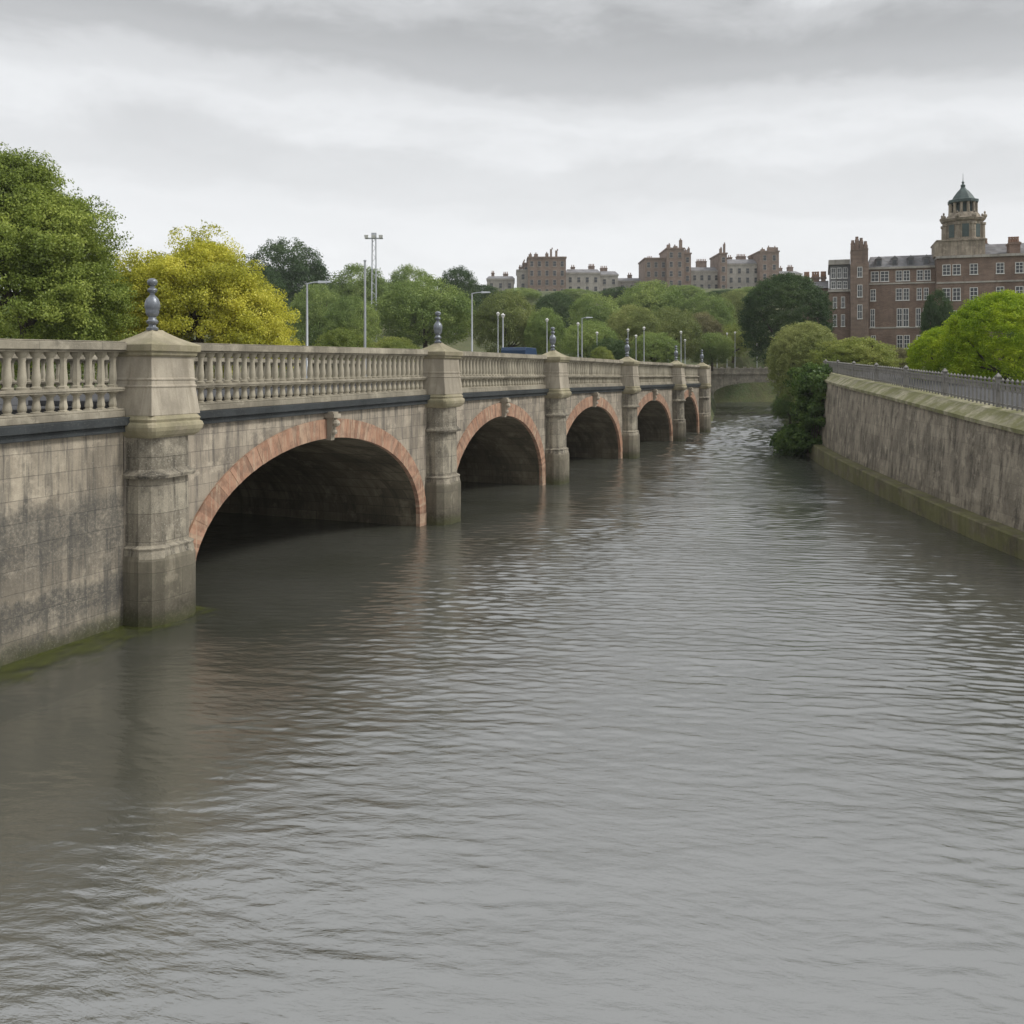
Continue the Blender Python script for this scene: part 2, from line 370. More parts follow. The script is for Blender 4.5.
def watermat():
    m, t, b = newmat('river_water')
    oc = t.node('ShaderNodeTexCoord').outputs['Object']
    rot = t.node('ShaderNodeMapping', {'Vector': oc, 'Rotation': (0, 0, R(12))}).outputs[0]
    big = t.noise(t.scalev(rot, (.12, .12, 1)), 1, 5, .6, .6)
    c = t.mix(t.map(big, .35, .65), (.048, .050, .038), (.070, .071, .060))
    t.l.new(c, b.inputs['Base Color'])
    b.inputs['Roughness'].default_value = .12; b.inputs['IOR'].default_value = 3.7
    warp = t.noise(t.scalev(rot, (.3, .3, 1)), 1, 3, .5)
    v1 = t.node('ShaderNodeVectorMath', {0: rot, 1: t.comb(warp, t.math('MULTIPLY', warp, 1.2))}, operation='ADD').outputs[0]
    w1 = t.noise(t.scalev(v1, (1.5, 5.0, 1)), 1.0, 4, .6, .3)
    w2 = t.noise(t.scalev(v1, (5.0, 13, 1), (3, 1, 0)), 1.0, 4, .65, .2)
    w3 = t.noise(t.scalev(v1, (.35, 1.3, 1), (1, 5, 0)), 1.0, 3, .5, .4)
    pat = t.map(t.noise(t.scalev(rot, (.07, .12, 1), (4, 4, 0)), 1, 4, .6, .6), .36, .62, .25, 1.0)
    h = t.math('ADD', t.math('MULTIPLY', w1, t.math('MULTIPLY', pat, .35)), t.math('MULTIPLY', w2, t.math('MULTIPLY', pat, .30)))
    bn = t.node('ShaderNodeBump', {'Height': h, 'Strength': 1.0, 'Distance': .034})
    t.l.new(bn.outputs[0], b.inputs['Normal'])
    return m
M['water'] = watermat()
# the surface: a real wave field over the visible reach, flat sheets round it
wx0, wx1, wy0, wy1 = -34.0, 50.0, 4.0, 172.0
wys = [wy0]
while wys[-1] < wy1: wys.append(wys[-1]+max(.03, .0019*wys[-1]))
wys = np.array(wys); wys[-1] = wy1
wl = np.maximum(wx0, -.8*wys-6); wr_ = np.minimum(wx1, .8*wys+6)
WYg = np.repeat(wys[:, None], 520, 1); WXg = wl[:, None]+(wr_-wl)[:, None]*np.linspace(0, 1, 520)[None, :]
dyg = np.maximum(.03, .0019*WYg); dxg = ((wr_-wl)/519)[:, None]
wr = np.random.default_rng(11)
def field(X, Y, lams, ang0, spread, slope):
    z = np.zeros_like(X)
    for lam in lams:
        th = ang0+wr.normal()*spread; k = 2*math.pi/lam
        ph = wr.random()*6.28
        # phase wobble keeps crests short and irregular
        wb = 1.1*np.sin((X*math.cos(th*3+1)+Y*math.sin(th*3+1))*k*.21+ph*2)+.8*np.sin((X-Y*.6)*k*.13+ph*3)
        q = np.sin(k*(X*math.cos(th)+Y*math.sin(th))+ph+wb)
        res = np.clip(lam/(3.0*dyg)-.6, 0, 1)*np.clip(lam/(1.6*dxg)-.6, 0, 1)
        z += (q+.25*q*q)*slope/k*res
    return z
n_ = 54
lam1 = np.exp(wr.uniform(math.log(.10), math.log(.55), n_)); lam2 = np.exp(wr.uniform(math.log(.9), math.log(3.5), 14))
s1 = .165*math.sqrt(2.0/n_); s2 = .017*math.sqrt(2.0/14)
def patch(X, Y, f, sd_):
    g = np.random.default_rng(sd_); z = np.zeros_like(X)
    for i in range(9):
        th = g.random()*6.28; k = f*(.5+1.6*g.random()); z += np.sin(k*(X*math.cos(th)*1.0+Y*math.sin(th)*.6)+g.random()*6.28)
    return np.clip(.5+z/7.0, 0, 1)
pt = .35+.75*patch(WXg, WYg, .22, 5)*1.0
calm = 1-.68*sstep((22-WYg)/11)*sstep((11-WXg)/9)         # smoother slick in the near pool
lee = 1-.3*sstep((2-np.abs(sdist(WXg, WYg)))/2)
lam3 = np.exp(wr.uniform(math.log(.6), math.log(1.7), 24)); s3 = .2*math.sqrt(2.0/24)
Zw = (field(WXg, WYg, lam3, R(80), R(28), s3)*sstep((WYg-28)/60)*(.5+.5*pt)+field(WXg, WYg, lam1, R(78), R(24), s1)*pt*calm+field(WXg, WYg, lam2, R(70), R(30), s2)*(.5+.5*pt))*lee
ed = np.minimum(np.minimum(WXg-wl[:, None], wr_[:, None]-WXg), np.minimum(WYg-wy0, wy1-WYg)); Zw *= sstep(ed/1.5)
WXg = np.concatenate([np.full((len(wys), 1), -320.), WXg, np.full((len(wys), 1), 100.)], 1)
WYg = np.concatenate([WYg[:, :1], WYg, WYg[:, :1]], 1); Zw = np.concatenate([Zw[:, :1]*0, Zw, Zw[:, :1]*0], 1)
nr, nc = WXg.shape
vv = np.stack([WXg, WYg, Zw], -1).reshape(-1, 3).astype(np.float32)
ii = np.arange(nr*nc, dtype=np.int32).reshape(nr, nc)
ff = np.stack([ii[:-1, :-1], ii[:-1, 1:], ii[1:, 1:], ii[1:, :-1]], -1).reshape(-1, 4)
ov = np.array([(-320, -320, 0), (100, -320, 0), (100, wy0, 0), (-320, wy0, 0), (-320, wy1, 0), (100, wy1, 0), (100, 190, 0), (-320, 190, 0), (wx0, wy0, 0), (wx1, wy0, 0), (wx1, wy1, 0), (wx0, wy1, 0)], np.float32)
o0 = len(vv); of = np.array([(0, 1, 2, 3), (4, 5, 6, 7)], np.int32)+o0
vv = np.concatenate([vv, ov]); ff = np.concatenate([ff, of]).astype(np.int32)
wm = bpy.data.meshes.new('river_water'); wm.vertices.add(len(vv)); wm.vertices.foreach_set('co', vv.ravel())
wm.loops.add(ff.size); wm.loops.foreach_set('vertex_index', ff.ravel()); wm.polygons.add(len(ff)); wm.polygons.foreach_set('loop_start', np.arange(0, ff.size, 4, dtype=np.int32))
wm.polygons.foreach_set('use_smooth', np.ones(len(ff), bool)); wm.update(calc_edges=True)
wm.materials.append(M['water'])
wo = bpy.data.objects.new('river_water', wm); COL.objects.link(wo); tag(wo, kind='structure')

# ------------------------------------------------------------------ main bridge
bridge = empty('stone_bridge', B0, BROT, label='long weathered stone road bridge with five pink-ringed arches, two-tier balustrade and urn-topped piers', cat='bridge')
SPR = .48
def arch_pts(c, a, zc, n=40):
    return [(c-a*math.cos(math.pi*i/n), SPR+(zc-SPR)*math.sin(math.pi*i/n)) for i in range(n+1)]
ends = [.06]+[p+PW/2 for p in PU[1:]]
bays = []
for k in range(5):
    u0, u1 = PU[k]+PW, PU[k+1]; c = (u0+u1)/2; b_ = (u1-u0)/2
    zc = 3.67+cam_z(c); a = b_-.62
    bays.append((c, a, zc, b_))
    ip = arch_pts(c, a, zc)
    e0 = PU[k]+PW/2 if k else 0.0; e1 = PU[k+1]+PW/2
    topf = lambda u: 4.46+cam_z(u)
    xs = [(e0, -2), (c-a, -2), ]+ip+[(c+a, -2), (e1, -2)]
    for y in (0.0, BD):
        m = MB()
        m.add([(e0, y, -2), (c-a, y, -2), (c-a, y, topf(c-a)), (e0, y, topf(e0))], [(0, 1, 2, 3)])
        m.add([(c+a, y, -2), (e1, y, -2), (e1, y, topf(e1)), (c+a, y, topf(c+a))], [(0, 1, 2, 3)])
        for i in range(len(ip)-1):
            (xa, za), (xb, zb) = ip[i], ip[i+1]
            m.add([(xa, y, za), (xb, y, zb), (xb, y, topf(xb)), (xa, y, topf(xa))], [(0, 1, 2, 3)])
        sp = m.build('spandrel_wall', M['spandrel'], bridge)
    # vault
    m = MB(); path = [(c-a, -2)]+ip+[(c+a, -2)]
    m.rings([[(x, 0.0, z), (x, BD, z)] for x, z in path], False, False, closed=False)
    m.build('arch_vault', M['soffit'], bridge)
    # ring of voussoirs
    m = MB(); nv = 116 if k < 2 else 70
    ao = a+.5; zo = zc+.57
    def P(t, inner):
        A, Z = (a-.025, zc-.025) if inner else (ao, zo)
        return (c-A*math.cos(t), SPR+(Z-SPR)*math.sin(t))
    for i in range(nv):
        t0, t1 = math.pi*i/nv, math.pi*(i+1)/nv
        pr = -.055-random.random()*.012
        q = [P(t0, 1), P(t1, 1), P(t1, 0), P(t0, 0)]
        m.hexa([(q[0][0], pr, q[0][1]), (q[1][0], pr, q[1][1]), (q[1][0], .10, q[1][1]), (q[0][0], .10, q[0][1]),
                (q[3][0], pr, q[3][1]), (q[2][0], pr, q[2][1]), (q[2][0], .10, q[2][1]), (q[3][0], .10, q[3][1])])
    for sgn in (-1, 1):                         # jamb stones under the springing
        z = SPR
        while z > -1:
            xa, xb = sorted((c+sgn*(a-.025), c+sgn*ao)); m.box(xa, xb, -.06-random.random()*.01, .10, z-.36, z-.006, r=.9+.1*random.random()); z -= .36
    rg = m.build('arch_ring', M['vous'], bridge)
    # keystone with scroll
    m = MB(); w0, w1 = .09, .135
    m.hexa([(c-w0, -.2, zc-.08), (c+w0, -.2, zc-.08), (c+w0, .3, zc-.08), (c-w0, .3, zc-.08),
            (c-w1, -.32, zc+.80), (c+w1, -.32, zc+.80), (c+w1, .3, zc+.80), (c-w1, .3, zc+.80)])
    m.box(c-w1-.05, c+w1+.05, -.38, .3, zc+.62, zc+.74)
    m.lathe([(.0, -.12), (.1, -.08), (.14, 0), (.1, .08), (0, .12)], 8, (c, -.32, zc+.45))
    m.lathe([(.0, -.1), (.08, -.06), (.1, 0), (.08, .06), (0, .1)], 8, (c, -.26, zc+.18))
    m.build('keystone', M['pale'], rg)

# piers
PIER = [  # z, half-width extra (du), protrusion
    (-2.0, .09, .86), (1.55, .09, .86), (1.72, .07, .83), (1.78, .09, .85), (1.84, .01, .76), (3.34, -.01, .74), (3.36, .09, .86), (3.43, .11, .88), (3.50, .04, .80), (3.56, .0, .76), (4.30, -.01, .74)]
PIERB = [(-2.0, .10, .87), (1.5, .10, .87), (1.68, .05, .81)]
def ring8(u0, du, pr, z, y1, ch):
    a, b = u0-du, u0+PW+du; y0 = -pr
    return [(a, y1, z), (a, y0+ch, z), (a+ch*.35, y0+ch*.35, z), (a+ch, y0, z), (b-ch, y0, z), (b-ch*.35, y0+ch*.35, z), (b, y0+ch, z), (b, y1, z)]
FIN = [(.0, 0), (.13, 0), (.14, .05), (.085, .09), (.075, .13), (.13, .17), (.14, .21), (.09, .26), (.085, .31), (.14, .37), (.155, .42), (.15, .46), (.165, .50), (.175, .58), (.165, .66), (.13, .74), (.085, .79), (.05, .83), (.055, .87), (.10, .90), (.115, .94), (.10, .97), (.05, 1.0), (.05, 1.03), (.10, 1.07), (.12, 1.13), (.10, 1.18), (.05, 1.21), (.0, 1.22)]
finial_mesh = None
for k, u0 in enumerate(PU):
    cz = cam_z(u0+.65)
    m = MB(); ch = .38
    m.rings([ring8(u0, du, pr, z+(cz if z > 2 else 0), .25, ch) for z, du, pr in PIER])
    pier = m.build('pier', M['pier'], bridge)
    if k == 0: pier['label'] = 'nearest bridge pier, streaked black and cream under its pale pedestal'
    m = MB(); m.rings([ring8(u0, du+.012, pr+.012, z, .25, ch+.02) for z, du, pr in PIERB]); m.build('pier_base', M['pierbase'], pier)
    # torus moulding + flared pedestal
    m = MB()
    prof = [(4.28, .0, .0), (4.34, .07, .07), (4.44, .13, .13), (4.53, .15, .15), (4.60, .13, .13), (4.64, .08, .08), (4.70, .10, .10), (4.76, .06, .06), (4.80, .04, .03)]
    def rect(u0, d, p, z, back=.45): a, b = u0-d, u0+PW+d; return [(a, back+p, z), (a, -.76-p, z), (b, -.76-p, z), (b, back+p, z)]
    m.rings([ring8(u0, d, .76+p, z+cz, .45, .12) for z, d, p in prof])
    m.build('base_moulding', M['cap'], pier, smooth=False)
    m = MB()
    prof = [(4.79, .05, .05), (5.42, -.02, -.02), (5.43, .0, .0), (5.47, .0, .0), (5.48, -.025, -.025), (5.58, -.035, -.035), (5.59, -.015, -.015), (5.63, -.015, -.015), (5.64, -.04, -.04), (6.14, -.07, -.07)]
    m.rings([rect(u0, d, p, z+cz) for z, d, p in prof])
    m.build('pedestal', M['pale'], pier, bevel=.012)
    m = MB()
    prof = [(6.13, -.06, -.06), (6.17, .0, .0), (6.24, .01, .01), (6.26, .06, .06), (6.40, .07, .07), (6.43, .03, .03), (6.50, -.14, -.14), (6.58, -.30, -.30), (6.66, -.43, -.43), (6.72, -.52, -.52), (6.76, -.56, -.56)]
    m.rings([rect(u0, d, p*.93, z+cz) for z, d, p in prof])
    m.build('cap', M['cap'], pier)
    if finial_mesh is None:
        m = MB(); m.lathe(FIN, 20); f = m.build('finial', M['iron'], pier, smooth=True); finial_mesh = f
        for i in range(0): pass
    else: f = dupchild(finial_mesh, pier)
    f.location = (u0+PW/2-.08, -.155, 6.75+cz)
    # back pier, plain
    m = MB()
    m.rings([[(x, BD-y, z) for x, y, z in ring8(u0, du, pr, z+(cz if z > 2 else 0), .25, ch)] for z, du, pr in PIER])
    m.build('pier', M['pier'], bridge)

# parapet: cornice, rails, balusters
RT = 6.49; CT = 4.78
BALP = [(.095, 0), (.095, .06), (.065, .08), (.06, .12), (.074, .2), (.075, .3), (.066, .45), (.058, .6), (.056, .74), (.066, .8), (.06, .84), (.085, .88), (.11, .96), (.112, 1)]
def bal_bm(h, m=None, c=(0, 0, 0), seg=8, dz=0):
    m = m or MB(); r = random.random()
    m.lathe([(q*1.2, z*h) for q, z in BALP], seg, c, r)
    return m
def arcade_header(m, u, z, pitch, y0, y1, dz):   # little spandrels that turn each gap into an arch
    pass
def parapet(parent, u0, u1, ysign, indiv, stuffmb, matr=None, protos={}, back=False):
    """balustrade between u0,u1; face y ~ 0 (front) or BD (back)"""
    yc = .16 if not back else BD-.16
    g = lambda y: y if not back else BD-y
    d = (cam_z(u0), cam_z(u1))
    def bx(m, ya, yb, za, zb): ya, yb = sorted((g(ya), g(yb))); m.box(u0, u1, ya, yb, za, zb, dz=d)
    m = MB()
    bx(m, -.10, .42, RT-.20, RT-.03); bx(m, -.07, .39, RT-.028, RT); bx(m, -.04, .36, RT-.25, RT-.203)
    rail = m.build('top_rail', M['rail'], parent, bevel=.015)
    m = MB(); bx(m, -.03, .35, 5.36, 5.46); bx(m, -.05, .37, 5.40, 5.435); m.build('middle_rail', M['rail'], parent, bevel=.01)
    m = MB(); bx(m, -.05, .38, CT, CT+.14); bx(m, -.03, .36, CT+.143, CT+.19); base = m.build('bottom_rail', M['rail'], parent, bevel=.01)
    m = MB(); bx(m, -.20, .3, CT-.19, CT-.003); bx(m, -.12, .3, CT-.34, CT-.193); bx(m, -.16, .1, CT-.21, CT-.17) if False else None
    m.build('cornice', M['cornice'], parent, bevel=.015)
    n = max(1, int(round((u1-u0)/.335))); p = (u1-u0)/n
    for i in range(n):
        u = u0+(i+.5)*p; dz = cam_z(u0)+(cam_z(u1)-cam_z(u0))*(u-u0)/(u1-u0)
        for (zb, h) in ((CT+.187, 5.36-CT-.184), (5.458, RT-.25-5.452)):
            if indiv and indiv[0] > 0:
                if h not in protos:
                    o = bal_bm(h, seg=12).build('baluster', M['bal'], base, smooth=True); protos[h] = o
                else: o = dupchild(protos[h], base)
                o.location = (u, yc, zb+dz); indiv[0] -= 1
            else: bal_bm(h, stuffmb, (u, yc, zb+dz), 6)
budget = [100]; smb = MB()
for k in range(5): parapet(bridge, PU[k]+PW-.02, PU[k+1]+.02, 1, budget, smb)
parapet(bridge, -.0, 71, 1, None, smb, back=True)
sb = smb.build('balusters', M['bal'], bridge, smooth=True); sb['kind'] = 'stuff'
# end block and deck
m = MB(); m.box(69.75, 76, .02, BD-.02, -2, 4.5); m.box(70.4, 76, 0, .5, 4.5, 6.3); m.build('abutment', M['spandrel'], bridge)
m = MB()
m.box(-.02, 71, .45, BD-.45, 4.44, 4.98); m.build('road_deck', M['asphalt'], bridge)
m = MB(); m.box(-.02, 71, .47, 3.0, 4.985, 5.1); m.box(-.02, 71, BD-3, BD-.47, 4.985, 5.1); m.build('pavement', M['asphalt'], bridge, bevel=.01)

# ------------------------------------------------------------------ left quay wall
lw = empty('river_wall', B0, BROT, label='tall stained ashlar wall at the left edge, rising from the water beside the nearest pier', cat='wall')
m = MB(); m.hexa([(-46, -.18, -2), (-.02, -.05, -2), (-.02, 1.2, -2), (-46, 1.2, -2), (-46, 0, 4.46-.14), (-.02, 0, 4.46), (-.02, 1.2, 4.46), (-46, 1.2, 4.46-.14)])
m.build('wall', M['wall'], lw)
sm2 = MB(); indiv2 = [40]
pr2 = {}
parapet(lw, -8.3, .0, 1, indiv2, sm2, protos=pr2)
parapet(lw, -46, -9.6, 1, None, sm2)
sb = sm2.build('balusters', M['bal'], lw, smooth=True); sb['kind'] = 'stuff'
m = MB(); m.rings([[(-9.6-.04, .45, z), (-9.6-.04, -.7, z), (-8.26, -.7, z), (-8.26, .45, z)] for z in (4.5, 6.4)]); m.build('pedestal', M['pale'], lw, bevel=.02)
m = MB()
a, b, c, d = BW(-46, -1.15), BW(-.05, -1.15), BW(-.05, -14), BW(-46, -14)
m.hexa([(p[0], p[1], 4.5) for p in (a, b, c, d)]+[(p[0], p[1], 4.97) for p in (a, b, c, d)])
o = m.build('pavement', M['asphalt']); tag(o, kind='structure')
# weed skirt at the foot of the wall
def algaemat():
    m, t, b = newmat('green_algae')
    oc = t.node('ShaderNodeTexCoord').outputs['Object']
    x, y, z = t.xyz(oc)
    n = t.noise(t.scalev(oc, (1.2, 3, 1)), 1.3, 6, .72)
    fade = t.map(y, -2.6, -.1)
    a = t.math('MULTIPLY', t.map(t.math('ADD', t.math('MULTIPLY', n, .9), t.math('MULTIPLY', fade, .42)), .66, 1.0), .62)
    t.l.new(a, b.inputs['Alpha'])
    t.l.new(t.mix(t.noise(oc, 5, 4), (.05, .06, .015), (.12, .135, .03)), b.inputs['Base Color']); b.inputs['Roughness'].default_value = .5
    return m
al = MB(); al.box(-7, 1.9, -2.6, -.03, .035, .045)
o = al.build('algae', algaemat()); o.location = B0; o.rotation_euler = (0, 0, BROT)
tag(o, 'thin green algae film floating at the foot of the left wall', 'algae', kind='stuff')

# ------------------------------------------------------------------ right river wall, coping, railing
def strip(name, rows, mat, parent=None, y0=-50, y1=64, step=1.0):
    ys = np.arange(y0, y1+.01, step); m = MB()
    m.rings([[(rwx(y)+o_(y) if callable(o_) else rwx(y)+o_, y, (z(y) if callable(z) else z)) for o_, z in rows] for y in ys], True, True)
    return m.build(name, mat, parent)
rwall = empty('river_wall', (0, 0, 0), label='long curving brown river wall on the right with mossy sloping coping and a low ledge', cat='wall')
strip('wall', [(.62, -2), (.62, lambda y: ledgez(y)-.05), (.85, lambda y: lipz(y)-.2), (2.2, lambda y: lipz(y)-.2), (2.2, -2)], M['qwall'], rwall)
strip('ledge', [(0, -2), (.0, lambda y: ledgez(y)-.05), (.06, ledgez), (.60, ledgez), (.60, -2)], M['ledge'], rwall)
strip('coping', [(.74, lambda y: lipz(y)-.19), (.72, lambda y: lipz(y)-.05), (.80, lambda y: lipz(y)), (1.25, lambda y: lipz(y)+.31), (1.75, lambda y: lipz(y)+.40), (1.75, lambda y: lipz(y)-.19)], M['coping'], rwall)
pw = strip('path', [(1.76, lambda y: lipz(y)-.5), (1.76, lambda y: lipz(y)+.37), (5.5, lambda y: lipz(y)+.37), (5.5, lambda y: lipz(y)-.5)], M['asphalt']); tag(pw, kind='structure')

rail = empty('iron_railing', (rwx(30)+1.45, 30, lipz(30)+.4), label='weathered iron railing with spiked pickets along the mossy coping of the right wall', cat='railing')
ro = Vector(rail.location)
def rh(y): return float(np.interp(y, [25, 29, 40, 60], [1.1, 1.08, .92, .72]))
def rp(y, z): return Vector((rwx(y)+1.45, y, lipz(y)+.4+z))-ro
ys = np.arange(24, 63.6, .8)
for nm, f0, th in (('top_rail', .80, .035), ('upper_rail', .60, .025), ('bottom_rail', .12, .03)):
    m = MB(); m.rings([[tuple(rp(y, f0*rh(y))+Vector((dx, 0, dz))) for dx, dz in ((-th*.6, -th), (th*.6, -th), (th*.6, th), (-th*.6, th))] for y in ys])
    m.build(nm, M['darkiron'], rail)
def picket(m, c, h, big=False):
    q = .024 if not big else .06
    x, y, z = c; m.box(x-q, x+q, y-q, y+q, z, z+h*.9)
    s_ = 1.9 if not big else 1.5
    m.rings([[(x+dx*q*k, y+dy*q*k, z+h*f) for dx, dy in ((-1, -1), (1, -1), (1, 1), (-1, 1))] for f, k in ((.88, 1), (.92, s_), (.95, s_), (1.03 if not big else 1.06, .15))])
py = 27.2; cnt = 0; sm3 = MB(); i = 0
pk = []
while py < 63.4:
    pk.append(py); py += .36
for i, y in enumerate(pk):
    c = rp(y, 0)
    if i % 14 == 0:
        m = MB(); picket(m, c, rh(y)*1.12, True); m.build('post', M['darkiron'], rail)
    elif cnt < 100:
        m = MB(); picket(m, c, rh(y)); m.build('picket', M['darkiron'], rail); cnt += 1
    else: picket(sm3, c, rh(y))
y = 27.0
while y > 24: picket(sm3, rp(y, 0), rh(y)); y -= .36
for y in np.arange(24.2, 63.2, .18):
    c = rp(y, .6*rh(y)); sm3.box(c.x-.02, c.x+.02, c.y-.02, c.y+.02, c.z, c.z+.2*rh(y))
o = sm3.build('pickets', M['darkiron'], rail); o['kind'] = 'stuff'

# ------------------------------------------------------------------ trees
def leaf_mesh(name, pos, size, nrm=None, aspect=.6):
    n = len(pos); a = rng.normal(size=(n, 3)); 
    if nrm is not None: a = a*.75+nrm*1.0
    a /= np.linalg.norm(a, axis=1, keepdims=True)
    b = np.cross(a, rng.normal(size=(n, 3))); b /= np.linalg.norm(b, axis=1, keepdims=True)
    c = np.cross(a, b); s = size*(.6+.8*rng.random((n, 1)))
    v = np.stack([pos-b*s*.5, pos-c*s*aspect*.5+b*s*.05, pos+b*s*.5, pos+c*s*aspect*.5+b*s*.05], 1).reshape(-1, 3)
    m = bpy.data.meshes.new(name)
    m.vertices.add(4*n); m.vertices.foreach_set('co', v.astype(np.float32).ravel())
    m.loops.add(4*n); m.loops.foreach_set('vertex_index', np.arange(4*n, dtype=np.int32))
    m.polygons.add(n); m.polygons.foreach_set('loop_start', np.arange(0, 4*n, 4, dtype=np.int32))
    m.update(calc_edges=True)
    return m
def crown_pts(n, lobes, clumps, crad, shell=.6, lump=.12, drop=.0):
    """lobes: (cx,cy,cz,rx,ry,rz,weight). points gather in clumps near the lobes' surfaces"""
    lob = np.array(lobes, float); wt = lob[:, 6]/lob[:, 6].sum()
    li = rng.choice(len(lob), clumps, p=wt)
    d = rng.normal(size=(clumps, 3)); d /= np.linalg.norm(d, axis=1, keepdims=True)
    d[:, 2] = np.where((d[:, 2] < -.3) & (rng.random(clumps) < .6), -d[:, 2], d[:, 2])
    r = shell+(1-shell)*rng.random(clumps)**.5
    r *= 1+lump*rng.normal(size=clumps)
    cen = lob[li, :3]+d*lob[li, 3:6]*r[:, None]
    cr = crad*(.6+.8*rng.random(clumps))
    k = rng.choice(clumps, n, p=cr**2/np.sum(cr**2))
    g = rng.normal(size=(n, 3)); gl = np.linalg.norm(g, axis=1, keepdims=True); g = g/gl*np.minimum(rng.random((n, 1))**.45, 1)
    g *= np.array([1.15, 1.15, .8])
    return cen[k]+g*cr[k][:, None], d[k]*.7+g*.5
def trunk_mb(h, r, lobes, limbs=8, rmin=.02):
    m = MB(); m.tube([(0, 0, -.02*h), (r*.3, 0, h*.4), (-r*.2, r*.3, h), (0, 0, h*1.35)], [r*1.25, r, r*.75, r*.4], 8)
    for i in range(limbs):
        lo = lobes[i % len(lobes)]; t = 2*math.pi*(i/limbs+random.random()*.1)
        e_ = Vector((lo[0]+.7*lo[3]*math.cos(t), lo[1]+.7*lo[4]*math.sin(t), lo[2]+lo[5]*(random.random()*.9-.1)))
        s_ = Vector((0, 0, h*(.75+.5*random.random()))); mid = s_.lerp(e_, .5)+Vector((0, 0, -.08*(e_-s_).length))
        m.tube([s_, mid, e_], [r*.5, r*.3, rmin], 5)
    return m
def add_tree(name, label, cat, group, loc, scale, crown_mesh, trunk_mesh, mat, rz=0):
    root = empty(name, loc, rz, label=label, cat=cat, group=group); root.scale = scale
    for nm, me, mt in (('trunk', trunk_mesh, M['bark']), ('crown', crown_mesh, mat)):
        if me is None: continue
        o = bpy.data.objects.new(nm, me); COL.objects.link(o); o.parent = root
        if not me.materials: me.materials.append(mt)
        o.material_slots[0].link = 'OBJECT'; o.material_slots[0].material = mt
    return root

# unit prototypes (height 1, width 1)
def proto_dome(seed, n=56000, leaf=.016, crad=.05, clumps=1000):
    l = [(0, 0, .56, .44, .44, .40, 3)]
    for i in range(5):
        t = seed+2*math.pi*i/5; l.append((.2*math.cos(t), .2*math.sin(t), .38+.22*((i*seed) % 1), .27, .27, .26, 1))
    p, q = crown_pts(n, l, clumps, crad, .74, .03); p[:, 2] = np.maximum(p[:, 2], .02)
    c = leaf_mesh('crown', p, leaf, q)
    t = trunk_mb(.3, .028, l, 7, .006).mesh('trunk'); return c, t
DOMES = [proto_dome(s) for s in (.3, 1.7, 2.9, 4.1)]
def proto_bush(seed, n=60000, leaf=.017):
    l = [(0, 0, .5, .46, .46, .46, 3), (.22, .1, .35, .28, .3, .33, 1), (-.2, -.1, .35, .3, .3, .33, 1)]
    p, q = crown_pts(n, l, 700, .055, .45, .045); p[:, 2] = np.maximum(p[:, 2], .0)
    return leaf_mesh('crown', p, leaf, q), trunk_mb(.2, .03, l, 6, .008).mesh('trunk')
BUSH = [proto_bush(1), proto_bush(2)]
def proto_round(n=110000, leaf=.0135):
    l = [(0, 0, .50, .47, .47, .46, 5), (.1, -.05, .3, .38, .38, .3, 1)]
    p, q = crown_pts(n, l, 2200, .034, .7, .022); p[:, 2] = np.maximum(p[:, 2], 0)
    return leaf_mesh('crown', p, leaf, q), trunk_mb(.2, .03, l, 6, .008).mesh('trunk')
ROUND = proto_round()

def tree_px(x, ytop, wpx, Y, dome, mat, name, label, cat='tree', group=None, zb=None, rz=None):
    p = at(x, ytop, Y); g = float(landz(np.array(p.x), np.array(Y))) if zb is None else zb
    wdt = wpx/F*Y*1.04; h = p.z-g
    return add_tree(name, label, cat, group, (p.x, Y, g-.1), (wdt, wdt, h*1.0), dome[0], dome[1], L[mat], random.random()*6 if rz is None else rz)

# big green tree, left
lob = [(0, 0, 5.0, 4.3, 4.5, 4.6, 4), (-1.0, 0, 8.6, 2.6, 3, 3.0, 2.2), (1.6, -.5, 6.6, 2.2, 3, 3.0, 1.4), (2.4, 0, 3.4, 2.4, 3, 3, 1.5), (-3.2, 0, 7.4, 2.6, 3, 3.6, 1.6),
       (.6, 0, 9.6, .9, 1.0, 1.9, .5), (-.6, .3, 10.2, .8, 1.0, 1.8, .5), (-2.0, .3, 10.3, .9, 1.0, 1.9, .5), (2.2, 0, 8.2, .9, 1.0, 1.6, .4)]
p, q = crown_pts(300000, lob, 1700, .45, .42, .07)
g0 = 4.5
tp = at(26, 300, 44)
tw, tq = crown_pts(11000, [(-.8, 0, 9.8, 2.8, 2, 2.4, 1), (2.4, 0, 7.8, 2.2, 2, 2.2, .8), (3.6, 0, 4.6, 1.8, 2, 2.0, .5)], 260, .34, .6, .08)
p = np.concatenate([p, tw]); q = np.concatenate([q, tq])
cm = leaf_mesh('crown', p, .115, q); tm = trunk_mb(4.0, .34, lob, 14).mesh('trunk')
add_tree('broadleaf_tree', 'tall bushy mid-green tree at the left edge, the highest one behind the balustrade', 'tree', None, (tp.x, 44, g0), (1, 1, 1.0), cm, tm, L['green'])
add_tree('broadleaf_tree', 'bright green tree wedged between the tall left tree and the golden tree', 'tree', None, (at(118, 300, 54).x, 54, g0), (6.6, 6.6, 7.7), *DOMES[1], L['green'])
